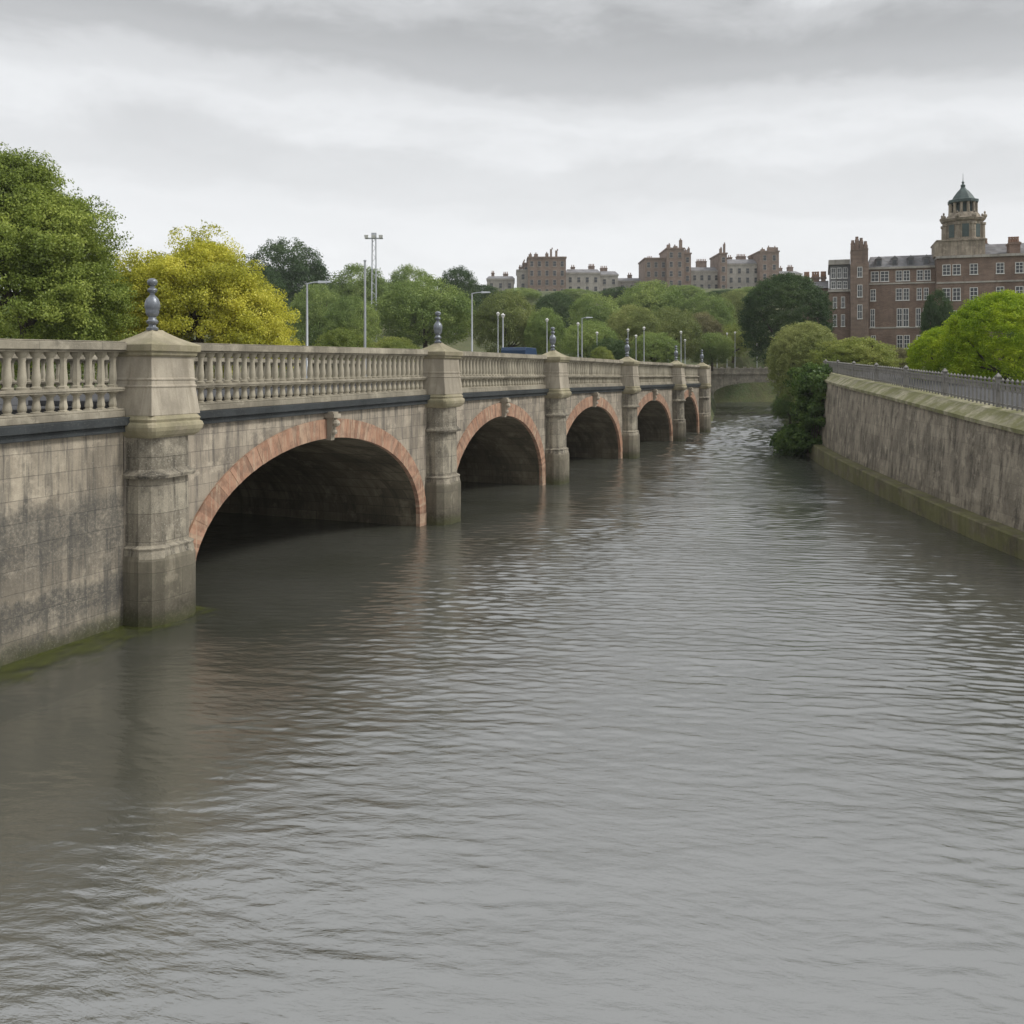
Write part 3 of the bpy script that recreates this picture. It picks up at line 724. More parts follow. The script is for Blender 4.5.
# yellow tree
lob = [(0, 0, 4.2, 4.2, 4, 3.4, 4), (3.0, 0, 2.8, 2.5, 3, 2.5, 1.5), (-3.4, 0, 3.6, 2.6, 3, 3.2, 1.5), (.2, 0, 6.2, 1.6, 2, 1.9, 1), (-1.6, 0, 5.6, 1.8, 2, 1.8, .7)]
p, q = crown_pts(240000, lob, 1300, .46, .42, .06)
tw, tq = crown_pts(6000, [(-.1, 0, 7.6, 2.0, 1.8, 1.6, 1), (-3.4, 0, 6.6, 2.2, 1.6, 1.0, .9), (1.8, 0, 6.8, 1.4, 1.4, 1.2, .5)], 220, .3, .3, .1)
p = np.concatenate([p, tw]); q = np.concatenate([q, tq])
cm = leaf_mesh('crown', p, .11, q); tm = trunk_mb(3.4, .28, lob, 14).mesh('trunk')
tp = at(200, 300, 50)
add_tree('golden_tree', 'rounded golden-yellow tree behind the balustrade right of the nearest urn', 'tree', None, (tp.x, 50, g0), (1, 1, 1.04), cm, tm, L['yellow'])

TL = [  # x, ytop, width, Y, mat, label
 (287, 236, 92, 175, 'dark', 'dark tree with the highest round top, just right of the golden tree'),
 (262, 262, 60, 150, 'dark', 'dark tree half hidden behind the right shoulder of the golden tree'),
 (358, 261, 74, 160, 'mid', 'round tree directly behind the two tall thin masts'),
 (318, 280, 60, 125, 'mid', 'mid-green tree behind the left lamp post with a side arm'),
 (410, 263, 60, 185, 'mid', 'small dome crown peeping over the broad dome tree right of the masts'),
 (458, 264, 50, 190, 'dark', 'dark dome crown at the back, above the second urn'),
 (425, 274, 108, 120, 'mid', 'broad dome tree filling the view left of the second urn'),
 (352, 292, 60, 112, 'mid', 'low mid-green tree between the left lamp post and the masts'),
 (505, 288, 70, 115, 'olive', 'light olive dome tree right of the second urn and its lamp post'),
 (556, 290, 56, 170, 'dark', 'dark tree below the twin brown towers on the skyline'),
 (545, 305, 46, 112, 'mid', 'small tree behind the third urn'),
 (596, 290, 62, 150, 'mid', 'rounded tree below the low slate roofs of the skyline'),
 (590, 318, 60, 105, 'mid', 'shadowy low tree right of the third urn'),
 (652, 278, 84, 165, 'mid', 'wide tree just beneath the tallest brown skyline block'),
 (632, 302, 60, 118, 'olive', 'olive tree in the middle of the far tree line, above the fourth pier'),
 (672, 304, 62, 125, 'olive', 'olive tree above the gap between the fourth and fifth piers'),
 (706, 290, 62, 160, 'mid', 'soft green tree below the grey skyline terrace'),
 (735, 288, 46, 185, 'olive', 'pale green tree touching the left side of the big dark dome'),
 (702, 310, 44, 135, 'brown', 'brownish tree with a dull purple-brown crown in the far tree line'),
 (712, 330, 46, 128, 'mid', 'low tree behind the far end of the long bridge'),
 (733, 322, 42, 150, 'light', 'small yellow-green tree left of the big dark dome'),
 (655, 330, 52, 112, 'mid', 'low bushy tree rising behind the fourth bridge pier'),
 (610, 336, 44, 100, 'dark', 'low dark bush-like tree behind the parapet of the third span'),
  (762, 335, 40, 165, 'light', 'low pale shrub-like tree under the dark dome, above the small far bridge'),
]
for i, (x, yt, wp, Y, mt, lb) in enumerate(TL):
    tree_px(x, yt, wp, Y, DOMES[i % 4], mt, 'dome_tree', lb, group='trees of the far tree line')
tree_px(786, 270, 90, 120, ROUND, 'dark', 'dome_tree', 'very dark round dome tree standing alone left of the brick building', group='trees of the far tree line')
# back rows filling the slope
BT = [(480, 283, 50, 220, 'dark'), (520, 287, 50, 235, 'mid'), (575, 288, 50, 235, 'mid'), (620, 286, 50, 230, 'dark'), (682, 284, 50, 230, 'mid'), (725, 289, 44, 235, 'dark'), (752, 286, 44, 240, 'mid'), (812, 290, 50, 220, 'mid')]
BL = ['dark green, above the lamp post by the second urn', 'directly beneath the pale block at the left end', 'beneath the twin-topped brown block and the slate terrace', 'dark, beneath the lowest grey terrace',
      'beneath the tallest brown tower', 'dark, beneath the pale slate-roofed terrace', 'beneath the long grey block', 'between the big dark dome tree and the brick building']
for i, (x, yt, wp, Y, mt) in enumerate(BT):
    tree_px(x, yt, wp, Y, DOMES[(i+1) % 4], mt, 'dome_tree', 'back row tree on the slope, '+BL[i], group='back row trees under the skyline')
tree_px(4, 296, 120, 62, BUSH[0], 'mid', 'shrub', 'low dark shrubby growth under the tall left tree', 'shrub')
# lighter shrubs over the parapet
for x, yt, wp, Y, mt, lb in [(345, 324, 66, 62, 'light', 'yellow-green shrub peeping over the parapet behind the masts'),
                             (392, 333, 60, 72, 'light', 'low yellowish shrub over the parapet just left of the second urn'),
                             (602, 344, 26, 95, 'light', 'small light green shrub over the parapet of the third span')]:
    tree_px(x, yt, wp, Y, BUSH[0], mt, 'shrub', lb, 'shrub')
# right bank
tree_px(805, 318, 74, 72, ROUND, 'olive', 'shrub', 'olive-green rounded bush overhanging the water at the end of the right wall', 'shrub', zb=3.4)
tree_px(853, 334, 90, 68, BUSH[1], 'light', 'shrub', 'low soft green shrub behind the far end of the railing', 'shrub', zb=5.0)
tree_px(1003, 286, 112, 46, ROUND, 'lime', 'shrub', 'large bright lime-green rounded bush behind the railing at the right edge', 'shrub', zb=4.4)
tree_px(950, 322, 82, 50, ROUND, 'lime', 'shrub', 'smaller lime-green bush left of the largest one behind the railing', 'shrub', zb=4.5)
tree_px(1060, 290, 110, 56, BUSH[0], 'ivy', 'shrub', 'dark green bush just past the right edge behind the lime bush', 'shrub', zb=4.5)
tree_px(938, 286, 34, 95, DOMES[2], 'dark', 'small_tree', 'small dark tree in front of the brick building below the tower', 'tree', zb=5.3)
tree_px(900, 345, 40, 80, BUSH[0], 'brown', 'shrub', 'dull brownish shrub in front of the brick facade', 'shrub', zb=5.2)
tree_px(845, 340, 50, 90, BUSH[1], 'olive', 'shrub', 'olive shrub at the foot of the brick chimney stack', 'shrub', zb=5.2)
# ivy hanging over the end of the wall
ip = []; iq = []
for (cx, cy, cz, rx, ry, rz_, n) in [(20.2, 60.5, 4.5, .9, 2.2, 1.3, 9000), (20.0, 60.5, 2.6, .9, 2.4, 1.7, 9000), (19.7, 61.0, 1.0, 1.3, 2.4, 1.1, 9000), (20.6, 62, 5.3, 1.1, 2.2, .9, 5000), (19.2, 62.5, .8, 1.0, 2.0, .8, 4000)]:
    a, b = crown_pts(n, [(cx, cy, cz, rx, ry, rz_, 1)], 60, .38, .5, .1); ip.append(a); iq.append(b)
ip = np.concatenate(ip); iq = np.concatenate(iq); ip[:, 2] = np.maximum(ip[:, 2], .03)
root = empty('ivy', (20, 60.5, 0), label='dark green ivy tumbling down the far end of the right wall to the water', cat='ivy')
cm = leaf_mesh('leaves', ip-np.array([20, 60.5, 0]), .2, iq); cm.materials.append(L['ivy'])
o = bpy.data.objects.new('foliage', cm); COL.objects.link(o); o.parent = root
mb = MB()
for i in range(7): mb.tube([(.5, -1.5+.5*i, 5.3), (.15, -1.6+.5*i, 3), (-.2, -1.5+.45*i, .4)], [.05, .04, .02], 5)
mb.build('stem', M['bark'], root)
# far bank scrub both sides
FS = [(716, 384, 34, 118, 'olive'), (726, 392, 26, 156, 'light'), (742, 388, 30, 172, 'olive'), (762, 390, 28, 176, 'mid'), (790, 384, 34, 172, 'olive'), (800, 380, 40, 110, 'mid'), (790, 388, 34, 96, 'ivy'), (812, 372, 40, 84, 'olive'), (798, 362, 36, 130, 'mid')]
FL = ['', 'small pale shrub on the bank seen through the left of the far arch', 'olive shrub beyond the middle of the far arch', 'mid-green shrub beyond the right of the far arch', 'olive shrub on the bank past the right foot of the far arch',
      'green bush on the right bank in front of the far bridge', 'dark low bush at the water edge behind the ivy', 'olive bush on the right bank just behind the overhanging bush', 'green bush standing at the right end of the far bridge parapet']
for i, (x, yt, wp, Y, mt) in enumerate(FS):
    if x < 720 and Y < 130 or i == 1: continue
    tree_px(x, yt, wp, Y, BUSH[i % 2], mt, 'shrub', FL[i], 'shrub', 'shrubs on the far river bank', zb=.2)

# ------------------------------------------------------------------ far small bridge
fb = empty('small_bridge', (28.9, 136, 0), R(-4), label='small flat-arched stone bridge crossing the river beyond the long bridge', cat='bridge')
m = MB(); c, a, z0, zc = 8.6, 7.1, 2.3, 4.15
n = 28; ip_ = [(c-a*math.cos(math.pi*i/n), z0+(zc-z0)*math.sin(math.pi*i/n)) for i in range(n+1)]
D2 = 7
for y in (0, D2):
    m.add([(-6, y, -2), (c-a, y, -2), (c-a, y, 5.3), (-6, y, 5.3)], [(0, 1, 2, 3)]); m.add([(c+a, y, -2), (22, y, -2), (22, y, 5.3), (c+a, y, 5.3)], [(0, 1, 2, 3)])
    for i in range(n):
        (xa, za), (xb, zb) = ip_[i], ip_[i+1]; m.add([(xa, y, za), (xb, y, zb), (xb, y, 5.3), (xa, y, 5.3)], [(0, 1, 2, 3)])
m.rings([[(x, 0, z), (x, D2, z)] for x, z in [(c-a, -2)]+ip_+[(c+a, -2)]], False, False, closed=False)
m.add([(-6, 0, 5.3), (22, 0, 5.3), (22, D2, 5.3), (-6, D2, 5.3)], [(0, 1, 2, 3)])
m.build('arch_wall', M['farstone'], fb)
m = MB()
for i in range(24):
    t0, t1 = math.pi*i/24, math.pi*(i+1)/24
    P2 = lambda t, e_: (c-(a+e_)*math.cos(t), z0+(zc-z0+e_)*math.sin(t))
    q = [P2(t0, -.02), P2(t1, -.02), P2(t1, .42), P2(t0, .42)]
    m.hexa([(q[0][0], -.08, q[0][1]), (q[1][0], -.08, q[1][1]), (q[1][0], .3, q[1][1]), (q[0][0], .3, q[0][1]), (q[3][0], -.08, q[3][1]), (q[2][0], -.08, q[2][1]), (q[2][0], .3, q[2][1]), (q[3][0], .3, q[3][1])])
m.build('arch_ring', M['farstone'], fb)
for y0_, y1_ in ((-.1, .35), (D2-.35, D2+.1)):
    m = MB(); m.box(-6, 22, y0_-.08, y1_+.08, 5.303, 5.5); m.box(-6, 22, y0_+.03, y1_-.03, 5.503, 6.05); m.box(-6, 22, y0_-.05, y1_+.05, 6.053, 6.25)
    for i in range(12):
        m.box(-5.5+i*2.3, -5.1+i*2.3, y0_-.04, y1_+.04, 5.503, 6.45)
    m.build('parapet', M['farstone'], fb)

# ------------------------------------------------------------------ street lamps, masts
def lamp_post(loc, h, arm, label, group, rz=0.0, r=.06):
    t = empty('street_lamp', loc, rz, label=label, cat='street lamp', group=group)
    m = MB(); m.tube([(0, 0, 0), (0, 0, .9), (0, 0, .95), (0, 0, h)], [r*1.6, r*1.5, r, r*.7], 8); m.build('pole', M['post'], t, smooth=True)
    if arm:
        m = MB(); m.tube([(0, 0, h-.05), (arm*.5, 0, h+.03), (arm, 0, h+.05)], r*.5, 6); m.build('arm', M['post'], t)
        s_ = 1 if arm > 0 else -1
        m = MB(); m.hexa([(arm-.1*s_, -.13, h-.02), (arm+.6*s_, -.1, h+.02), (arm+.6*s_, .1, h+.02), (arm-.1*s_, .13, h-.02), (arm-.1*s_, -.09, h+.12), (arm+.5*s_, -.07, h+.1), (arm+.5*s_, .07, h+.1), (arm-.1*s_, .09, h+.12)]); m.build('lamp_head', M['post'], t)
    else:
        m = MB(); m.lathe([(0, -.02), (.07, 0), (.16, .22), (.18, .26), (.05, .34), (0, .42)], 8, (0, 0, h)); m.build('lantern', M['white'], t)
    return t
def on_deck(x, v):     # point on the bridge deck line v seen at column x
    k = (x-512)/F; p = B0+V*v
    u = (k*p.y-p.x)/(U.x-k*U.y); q = p+U*u; return q.x, q.y
for x, yt, v, arm, lb in [(307, 283, -12.2, .7, 'tall street lamp with a short right-hand arm, right of the golden tree'),
                          (472, 293, -12.2, .8, 'tall street lamp with a right-hand arm, just right of the second urn'),
                          (503, 318, -12.2, 0, 'slim lamp post between the second and third urns, near the blue van')]:
    X, Y = on_deck(x, v); zt = at(x, yt, Y).z; lamp_post((X, Y, 5.1), zt-5.1, arm, lb, None, r=.075)
X, Y = on_deck(365, -12.2)
t = empty('flagpole', (X, Y, 5.1), label='plain tall white pole left of the floodlight mast', cat='pole')
m = MB(); m.tube([(0, 0, 0), (0, 0, at(0, 262, Y).z-5.1)], [.09, .06], 8); m.build('pole', M['post'], t); m = MB(); m.lathe([(0, 0), (.09, .04), (.09, .1), (0, .15)], 8, (0, 0, at(0, 262, Y).z-5.1)); m.build('ball', M['post'], t)
p = at(374, 233, 150); g = float(landz(np.array(p.x), np.array(150.)))
t = empty('floodlight_mast', (p.x, 150, g), label='very tall thin mast with a crossbar of floodlights rising above the trees', cat='mast')
m = MB(); H = p.z-g
for sx, sy in ((-1, -1), (1, -1), (1, 1), (-1, 1)): m.tube([(.45*sx, .45*sy, 0), (.3*sx, .3*sy, H-1)], .06, 4)
for i in range(26):
    z = i*(H-1)/26; q = .45-.15*z/H; s_ = 1 if i % 2 else -1
    m.tube([(-q*s_, -q, z), (q*s_, -q, z+H/26)], .04, 4); m.tube([(-q, q*s_, z), (-q, -q*s_, z+H/26)], .04, 4)
m.build('lattice', M['post'], t)
m = MB(); m.box(-1.5, 1.5, -.15, .15, H-1.0, H-.8); m.box(-.4, .4, -.3, .3, H-.8, H); m.build('crossbar', M['post'], t)
for dx in (-1.2, 0, 1.2):
    m = MB(); m.hexa([(dx-.3, -.5, H-.9), (dx+.3, -.5, H-.9), (dx+.2, 0, H-.9), (dx-.2, 0, H-.9), (dx-.35, -.6, H-.4), (dx+.35, -.6, H-.4), (dx+.2, 0, H-.45), (dx-.2, 0, H-.45)]); m.build('floodlight', M['white'], t)
# far row of lamp standards, one after the other up to the small bridge
far = [(498, 316, 84, 0), (547, 322, 88, 0), (578, 326, 92, 0), (582, 318, 90, .5), (597, 335, 100, 0), (628, 332, 98, 0), (636, 338, 103, 0), (644, 330, 100, 0), (656, 345, 112, 0), (668, 344, 115, 0), (681, 334, 108, 0), (685, 342, 118, 0), (709, 350, 124, 0), (717, 338, 122, 0), (727, 335, 124, 0), (735, 334, 126, 0), (757, 346, 132, 0)]
words = ['first', 'second', 'third', 'fourth', 'fifth', 'sixth', 'seventh', 'eighth', 'ninth', 'tenth', 'eleventh', 'twelfth', 'thirteenth', 'fourteenth', 'fifteenth', 'sixteenth', 'seventeenth']
for i, (x, yt, Y, arm) in enumerate(far):
    if x >= 709: Y = 137.6 if i % 2 else 141.0
    p = at(x, yt, Y); g = 5.2 if Y < 137 else 5.3
    lamp_post((p.x, Y, g), p.z-g, arm, 'slim pale lamp standard against the far trees, %s from the left in its row' % words[i], 'distant lamp standards beyond the bridge', r=.055)

# far road ramp behind the bridge so that the lamps stand on something
m = MB()
a = [BW(71, -BD), BW(71, 0), (29.5, 134), (20, 140)]
m.hexa([(x, y, 3) for x, y in a]+[(a[0][0], a[0][1], 4.98), (a[1][0], a[1][1], 4.98), (a[2][0], a[2][1], 5.2), (a[3][0], a[3][1], 5.2)])
o = m.build('road', M['asphalt']); tag(o, kind='structure')
m = MB()
a = [BW(75.9, -.02), (29, 134)]; dxy = (Vector(a[1])-Vector(a[0])).normalized(); nn = Vector((dxy.y, -dxy.x))
bk = empty('bank_wall', (a[0][0], a[0][1], 0), math.atan2(dxy.y, dxy.x), label='low stone wall along the bank between the long bridge and the small far bridge', cat='wall')
LN = (Vector(a[1])-Vector(a[0])).length
m.box(0, LN, 0, .6, -2, 5.0); m.build('wall', M['farstone'], bk)
m = MB(); m.box(0, LN, .05, .4, 5.003, 5.9); m.box(0, LN, -.02, .47, 5.903, 6.08)
m.build('parapet', M['farstone'], bk)

# blue van on the bridge
X, Y = on_deck(521, -8.5)
van = empty('van', (X, Y, 4.98), BROT, label='blue van crossing the bridge, only its roof showing above the parapet', cat='van')
m = MB()
prof = [(.62*q_, z_) for q_, z_ in [(-2.4, .45), (2.45, .45), (2.5, .95), (1.9, 1.2), (1.35, 2.05), (1.0, 2.5), (-2.3, 2.52), (-2.45, 2.3), (-2.45, .5)]]
m.prism(prof, -.95, .95); m.build('body', M['bluepaint'], van, bevel=.08)
m = MB(); m.prism([(.62*q_, z_) for q_, z_ in [(1.93, 1.26), (1.40, 2.02), (1.37, 2.0), (1.86, 1.24)]], -.82, .82); o = m.build('windscreen', M['glass'], van); o.location = (.03, 0, .02)
for s_ in (-1, 1):
    m = MB(); m.box(-.1, .8, s_*.955-.012, s_*.955+.012, 1.35, 2.0); m.build('side_window', M['glass'], van)
for dx in (-1.0, 1.0):
    for s_ in (-1, 1):
        m = MB(); m.rings([[(dx+q*math.cos(t*math.pi/8), s_*(.72+yy), .34+q*math.sin(t*math.pi/8)) for t in range(16)] for yy, q in ((0, .3), (.02, .34), (.2, .34), (.22, .28))]); m.build('wheel', M['tyre'], van)

# ------------------------------------------------------------------ buildings
def window(parent, x0, x1, z0, z1, y, mull=2, trans=2, fr=.07, frame='white'):
    """sash window standing 3 cm proud of a facade that faces -y"""
    m = MB()
    m.box(x0, x0+fr, y-.06, y+.1, z0, z1); m.box(x1-fr, x1, y-.06, y+.1, z0, z1); m.box(x0+fr, x1-fr, y-.058, y+.1, z1-fr, z1); m.box(x0-.05, x1+.05, y-.12, y+.1, z0-.12, z0-.002)
    for i in range(1, mull): xm = x0+(x1-x0)*i/mull; m.box(xm-fr*.35, xm+fr*.35, y-.045, y+.05, z0, z1-fr)
    for i in range(1, trans): zm = z0+(z1-z0)*i/trans; m.box(x0+fr, x1-fr, y-.05, y+.05, zm-fr*.35, zm+fr*.35)
    wdw = m.build('window', M[frame], parent)
    m = MB(); m.box(x0+fr*.5, x1-fr*.5, y-.025, y+.05, z0, z1-fr*.5); m.build('pane', M['glass'], wdw)
def chimney(parent, x0, x1, y0, y1, z0, z1, pots=3, mat='brick2'):
    m = MB(); m.box(x0, x1, y0, y1, z0, z1); m.box(x0-.12, x1+.12, y0-.12, y1+.12, z1-.35, z1-.1)
    ch = m.build('chimney', M[mat], parent)
    m = MB()
    for i in range(pots): m.lathe([(.16, 0), (.2, .1), (.15, .6), (.19, .65), (.17, .8), (0, .8)], 8, (x0+(x1-x0)*(i+.5)/pots, (y0+y1)/2, z1))
    m.build('chimney_pot', M['pot'], ch)

# --- brick building with tower, right.  local frame: x right, origin at px 828, Y=125
BY = 125.0; s_ = BY/F
BTH = R(-19); BO = Vector(((828-512)*s_, BY+4))
def bx_(x, yl=0.0):
    k = (x-512)/F; ox, oy = BO.x-math.sin(BTH)*yl, BO.y+math.cos(BTH)*yl
    return (k*oy-ox)/(math.cos(BTH)-k*math.sin(BTH))
def bz_(y): return CH+(HZ-y)*s_-5.2
bb = empty('brick_building', (BO.x, BO.y, 5.2), BTH, label='long red brick building with slate mansard roof and a tall domed stone cupola tower', cat='building')
m = MB(); m.box(bx_(829), bx_(850), 0, 14, -.5, bz_(290)); m.build('wall', M['brick'], bb)
m = MB(); m.box(bx_(828), bx_(850.5), -.25, 14.2, bz_(290)+.003, bz_(287.5)); m.box(bx_(828.5), bx_(850), -.2, 14.2, bz_(262), bz_(257)); m.build('cornice', M['render'], bb)
m = MB(); m.box(bx_(830), bx_(850.2), .25, 14, bz_(287.5)+.003, bz_(262)-.003); m.build('attic_wall', M['slate'], bb)
for a, b in ((831, 835.5), (837, 841.5), (843, 847.5)): window(bb, bx_(a), bx_(b), bz_(275.5), bz_(265), .25); window(bb, bx_(a), bx_(b), bz_(286), bz_(279), .25)
for a in (833, 841): window(bb, bx_(a), bx_(a+4), bz_(306), bz_(295), 0); window(bb, bx_(a), bx_(a+4), bz_(325), bz_(313), 0)
m = MB(); m.box(bx_(869), bx_(935.5), .4, 15, -.5, bz_(268)); m.build('wall', M['brick'], bb)
m = MB(); m.box(bx_(868), bx_(935.4), .15, 15.1, bz_(268)+.003, bz_(266)); m.box(bx_(869.2), bx_(935.4), .25, .6, bz_(283.5), bz_(282)); m.box(bx_(869.2), bx_(935.4), .3, .6, bz_(328), bz_(326.5)); m.build('cornice', M['render'], bb)
m = MB(); m.hexa([(bx_(868.5), .3, bz_(266)+.003), (bx_(935.3), .3, bz_(266)+.003), (bx_(935.3), 15, bz_(266)+.003), (bx_(868.5), 15, bz_(266)+.003), (bx_(871), 2.3, bz_(253.5)), (bx_(935.3), 2.3, bz_(253.5)), (bx_(935.3), 13, bz_(253.5)), (bx_(871), 13, bz_(253.5))]); m.build('roof', M['slate'], bb)
for r0, r1, cols in ((280, 270, ((871, 879), (880.5, 889), (896, 902.5), (903.5, 910), (917, 923.5), (924.5, 931))), (299.5, 288, ((870.5, 876), (896, 902.5), (903.5, 909.5), (917, 922), (924, 929))), (326, 308, ((870.5, 875), (897, 902.5), (903.2, 909), (916, 921), (923, 928))), (348, 335, ((871, 876), (897, 903), (904, 910), (917, 923)))):
    for a, b in cols: window(bb, bx_(a), bx_(b), bz_(r0), bz_(r1), .4, 2, 3)
# dormer texture on the mansard
for a in (876, 892, 908, 924):
    m = MB(); m.box(bx_(a), bx_(a+6), .5, 3, bz_(265), bz_(257.5)); m.prism([(bx_(a-.6), bz_(257.5)+.003), (bx_(a+6.6), bz_(257.5)+.003), (bx_(a+3), bz_(254.5))], .4, 3); dm = m.build('dormer', M['slate'], bb)
    m = MB(); m.box(bx_(a+1), bx_(a+5), .47, .6, bz_(264), bz_(259)); m.build('window', M['glass'], dm)
# big chimney turret
m = MB(); m.box(bx_(850.3), bx_(868.3), -1.2, 3, -.5, bz_(262)); m.box(bx_(850.8), bx_(867.8), -1.0, 2.6, bz_(262)+.003, bz_(249))
m.box(bx_(850.6), bx_(868), -1.05, 2.8, bz_(249)+.003, bz_(247.2))
tu = m.build('chimney_turret', M['brick2'], bb)
for i, (a, b, tt) in enumerate(((850.8, 854.6, 242.5), (854.9, 859, 239), (859.4, 863.2, 240.5), (863.5, 867.6, 244))):
    m = MB(); m.box(bx_(a), bx_(b), -.6, 1.2, bz_(247.2)+.003, bz_(tt)); m.lathe([(.25, 0), (.3, .1), (.2, .5), (.22, .7), (0, .7)], 8, ((bx_(a)+bx_(b))/2, .3, bz_(tt))); m.build('chimney', M['brick2'], tu)
for r0, r1 in ((276, 266), (296, 284), (318, 304)): window(bb, bx_(857), bx_(862), bz_(r0), bz_(r1), -1.2, 2, 2)
# right block
m = MB(); m.box(bx_(935.6), bx_(1075), -1.5, 16, -.5, bz_(261)); m.build('wall', M['brick'], bb)
m = MB(); m.box(bx_(935), bx_(1076), -1.8, 16, bz_(261)+.003, bz_(258.5)); m.box(bx_(935.3), bx_(1075.3), -1.65, -1.3, bz_(285.5), bz_(284)); m.build('cornice', M['render'], bb)
for cx in (941, 951, 968, 994, 1013, 1032, 1052):
    for r0, r1 in ((277, 267), (302, 290), (327, 312)):
        window(bb, bx_(cx), bx_(cx+8), bz_(r0), bz_(r1), -1.5, 2, 3)
m = MB(); m.hexa([(bx_(984), 2, bz_(258.5)+.003), (bx_(1070), 2, bz_(258.5)+.003), (bx_(1070), 14, bz_(258.5)+.003), (bx_(984), 14, bz_(258.5)+.003), (bx_(988), 5, bz_(243)), (bx_(1066), 5, bz_(243)), (bx_(1066), 11, bz_(243)), (bx_(988), 11, bz_(243))]); m.build('roof', M['slate'], bb)
chimney(bb, bx_(1011), bx_(1022), 1, 3, bz_(260), bz_(245), 4, 'brick')
chimney(bb, bx_(988), bx_(996), 6, 7.5, bz_(246), bz_(241), 3, 'render')
# low left wing behind
m = MB(); m.box(bx_(802, 6), bx_(828.8, 6), 6, 16, -.5, bz_(282)); m.build('wall', M['brick2'], bb)
m = MB(); m.hexa([(bx_(800), 5.6, bz_(282)+.003), (bx_(829), 5.6, bz_(282)+.003), (bx_(829), 16.4, bz_(282)+.003), (bx_(800), 16.4, bz_(282)+.003), (bx_(802), 10.5, bz_(271)), (bx_(829), 10.5, bz_(271)), (bx_(829), 11.5, bz_(271)), (bx_(802), 11.5, bz_(271))]); m.build('roof', M['slate'], bb)
for a, b in ((803, 808), (811, 819), (821, 826)): chimney(bb, bx_(a), bx_(b), 10, 11.6, bz_(275), bz_(266), 3)
# tower
tw_ = empty('tower', (0, 0, 0)); tw_.parent = bb
tx = bx_(963, 3.2); ty = 3.2
m = MB(); m.box(bx_(937), bx_(985), ty-3.4, ty+3.4, bz_(258.5), bz_(243)); m.box(bx_(936), bx_(986), ty-3.55, ty+3.55, bz_(243)+.003, bz_(241.5)); m.box(bx_(934), bx_(941), ty-3.8, ty-1, bz_(258), bz_(244))
m.build('tower_base', M['towerstone'], tw_)
def octo(r, z, rot=22.5): return [(tx+r*math.cos(R(rot+45*i)), ty+r*math.sin(R(rot+45*i)), z) for i in range(8)]
q = s_
m = MB(); m.rings([octo(20*q, bz_(241.5)+.003), octo(20*q, bz_(239.5)), octo(18*q, bz_(239)), octo(18*q, bz_(222)), octo(20.5*q, bz_(221)), octo(21.5*q, bz_(219)), octo(20*q, bz_(218))]); dr = m.build('drum', M['towerstone'], tw_)
for i in range(8):
    an = R(45*i); cx_, cy_ = tx+17.2*q*math.cos(an), ty+17.2*q*math.sin(an)
    m = MB(); dx, dy = -math.sin(an), math.cos(an); ww = 3.0*q
    e0 = .05*17
    P_ = lambda k, o_: (cx_+dx*k+math.cos(an)*o_, cy_+dy*k+math.sin(an)*o_)
    zz0, zz1 = bz_(238), bz_(225)
    m.hexa([(*P_(-ww, -.6), zz0), (*P_(ww, -.6), zz0), (*P_(ww, -.04), zz0), (*P_(-ww, -.04), zz0), (*P_(-ww, -.6), zz1), (*P_(ww, -.6), zz1), (*P_(ww, -.04), zz1), (*P_(-ww, -.04), zz1)]); m.build('louvre', M['copper'], dr)
    an2 = R(22.5+45*i)
    m = MB(); m.lathe([(.42, 0), (.42, .3), (.3, .35), (.28, 2.1), (.4, 2.2), (.4, 2.5)], 8, (tx+18.3*q*math.cos(an2), ty+18.3*q*math.sin(an2), bz_(241.5))); m.build('column', M['towerstone'], dr)
    m = MB(); m.lathe([(.15, 0), (.3, .15), (.3, .4), (.1, .55), (.14, .8), (0, 1.0)], 8, (tx+20*q*math.cos(an2), ty+20*q*math.sin(an2), bz_(219))); m.build('urn', M['towerstone'], dr)
m = MB(); m.rings([octo(17*q, bz_(218)+.003), octo(15.5*q, bz_(215)), octo(13.5*q, bz_(212.5))]); m.build('drum_roof', M['towerstone'], tw_)
# open lantern: columns round a dark core
m = MB(); m.rings([octo(8.5*q, bz_(213)), octo(8.5*q, bz_(203))]); ln = m.build('lantern', M['copper'], tw_)
for i in range(12):
    an = R(15+30*i); m = MB(); m.lathe([(.24, 0), (.2, .15), (.18, 1.25), (.24, 1.4)], 6, (tx+12*q*math.cos(an), ty+12*q*math.sin(an), bz_(212.8))); m.build('column', M['towerstone'], ln)
m = MB(); m.rings([octo(13*q, bz_(203)), octo(14.5*q, bz_(202)), octo(14.5*q, bz_(199.5)), octo(11*q, bz_(198.5)), octo(9*q, bz_(195)), octo(6*q, bz_(191)), octo(3*q, bz_(188)), octo(2*q, bz_(186))]); m.build('dome', M['copper'], tw_)
m = MB(); m.lathe([(2*q, 0), (2.3*q, .3), (.8*q, .5), (1.4*q, .7), (.3*q, .9), (.15*q, 1.9), (0, 2.0)], 8, (tx, ty, bz_(186.3))); m.build('spire', M['copper'], tw_)

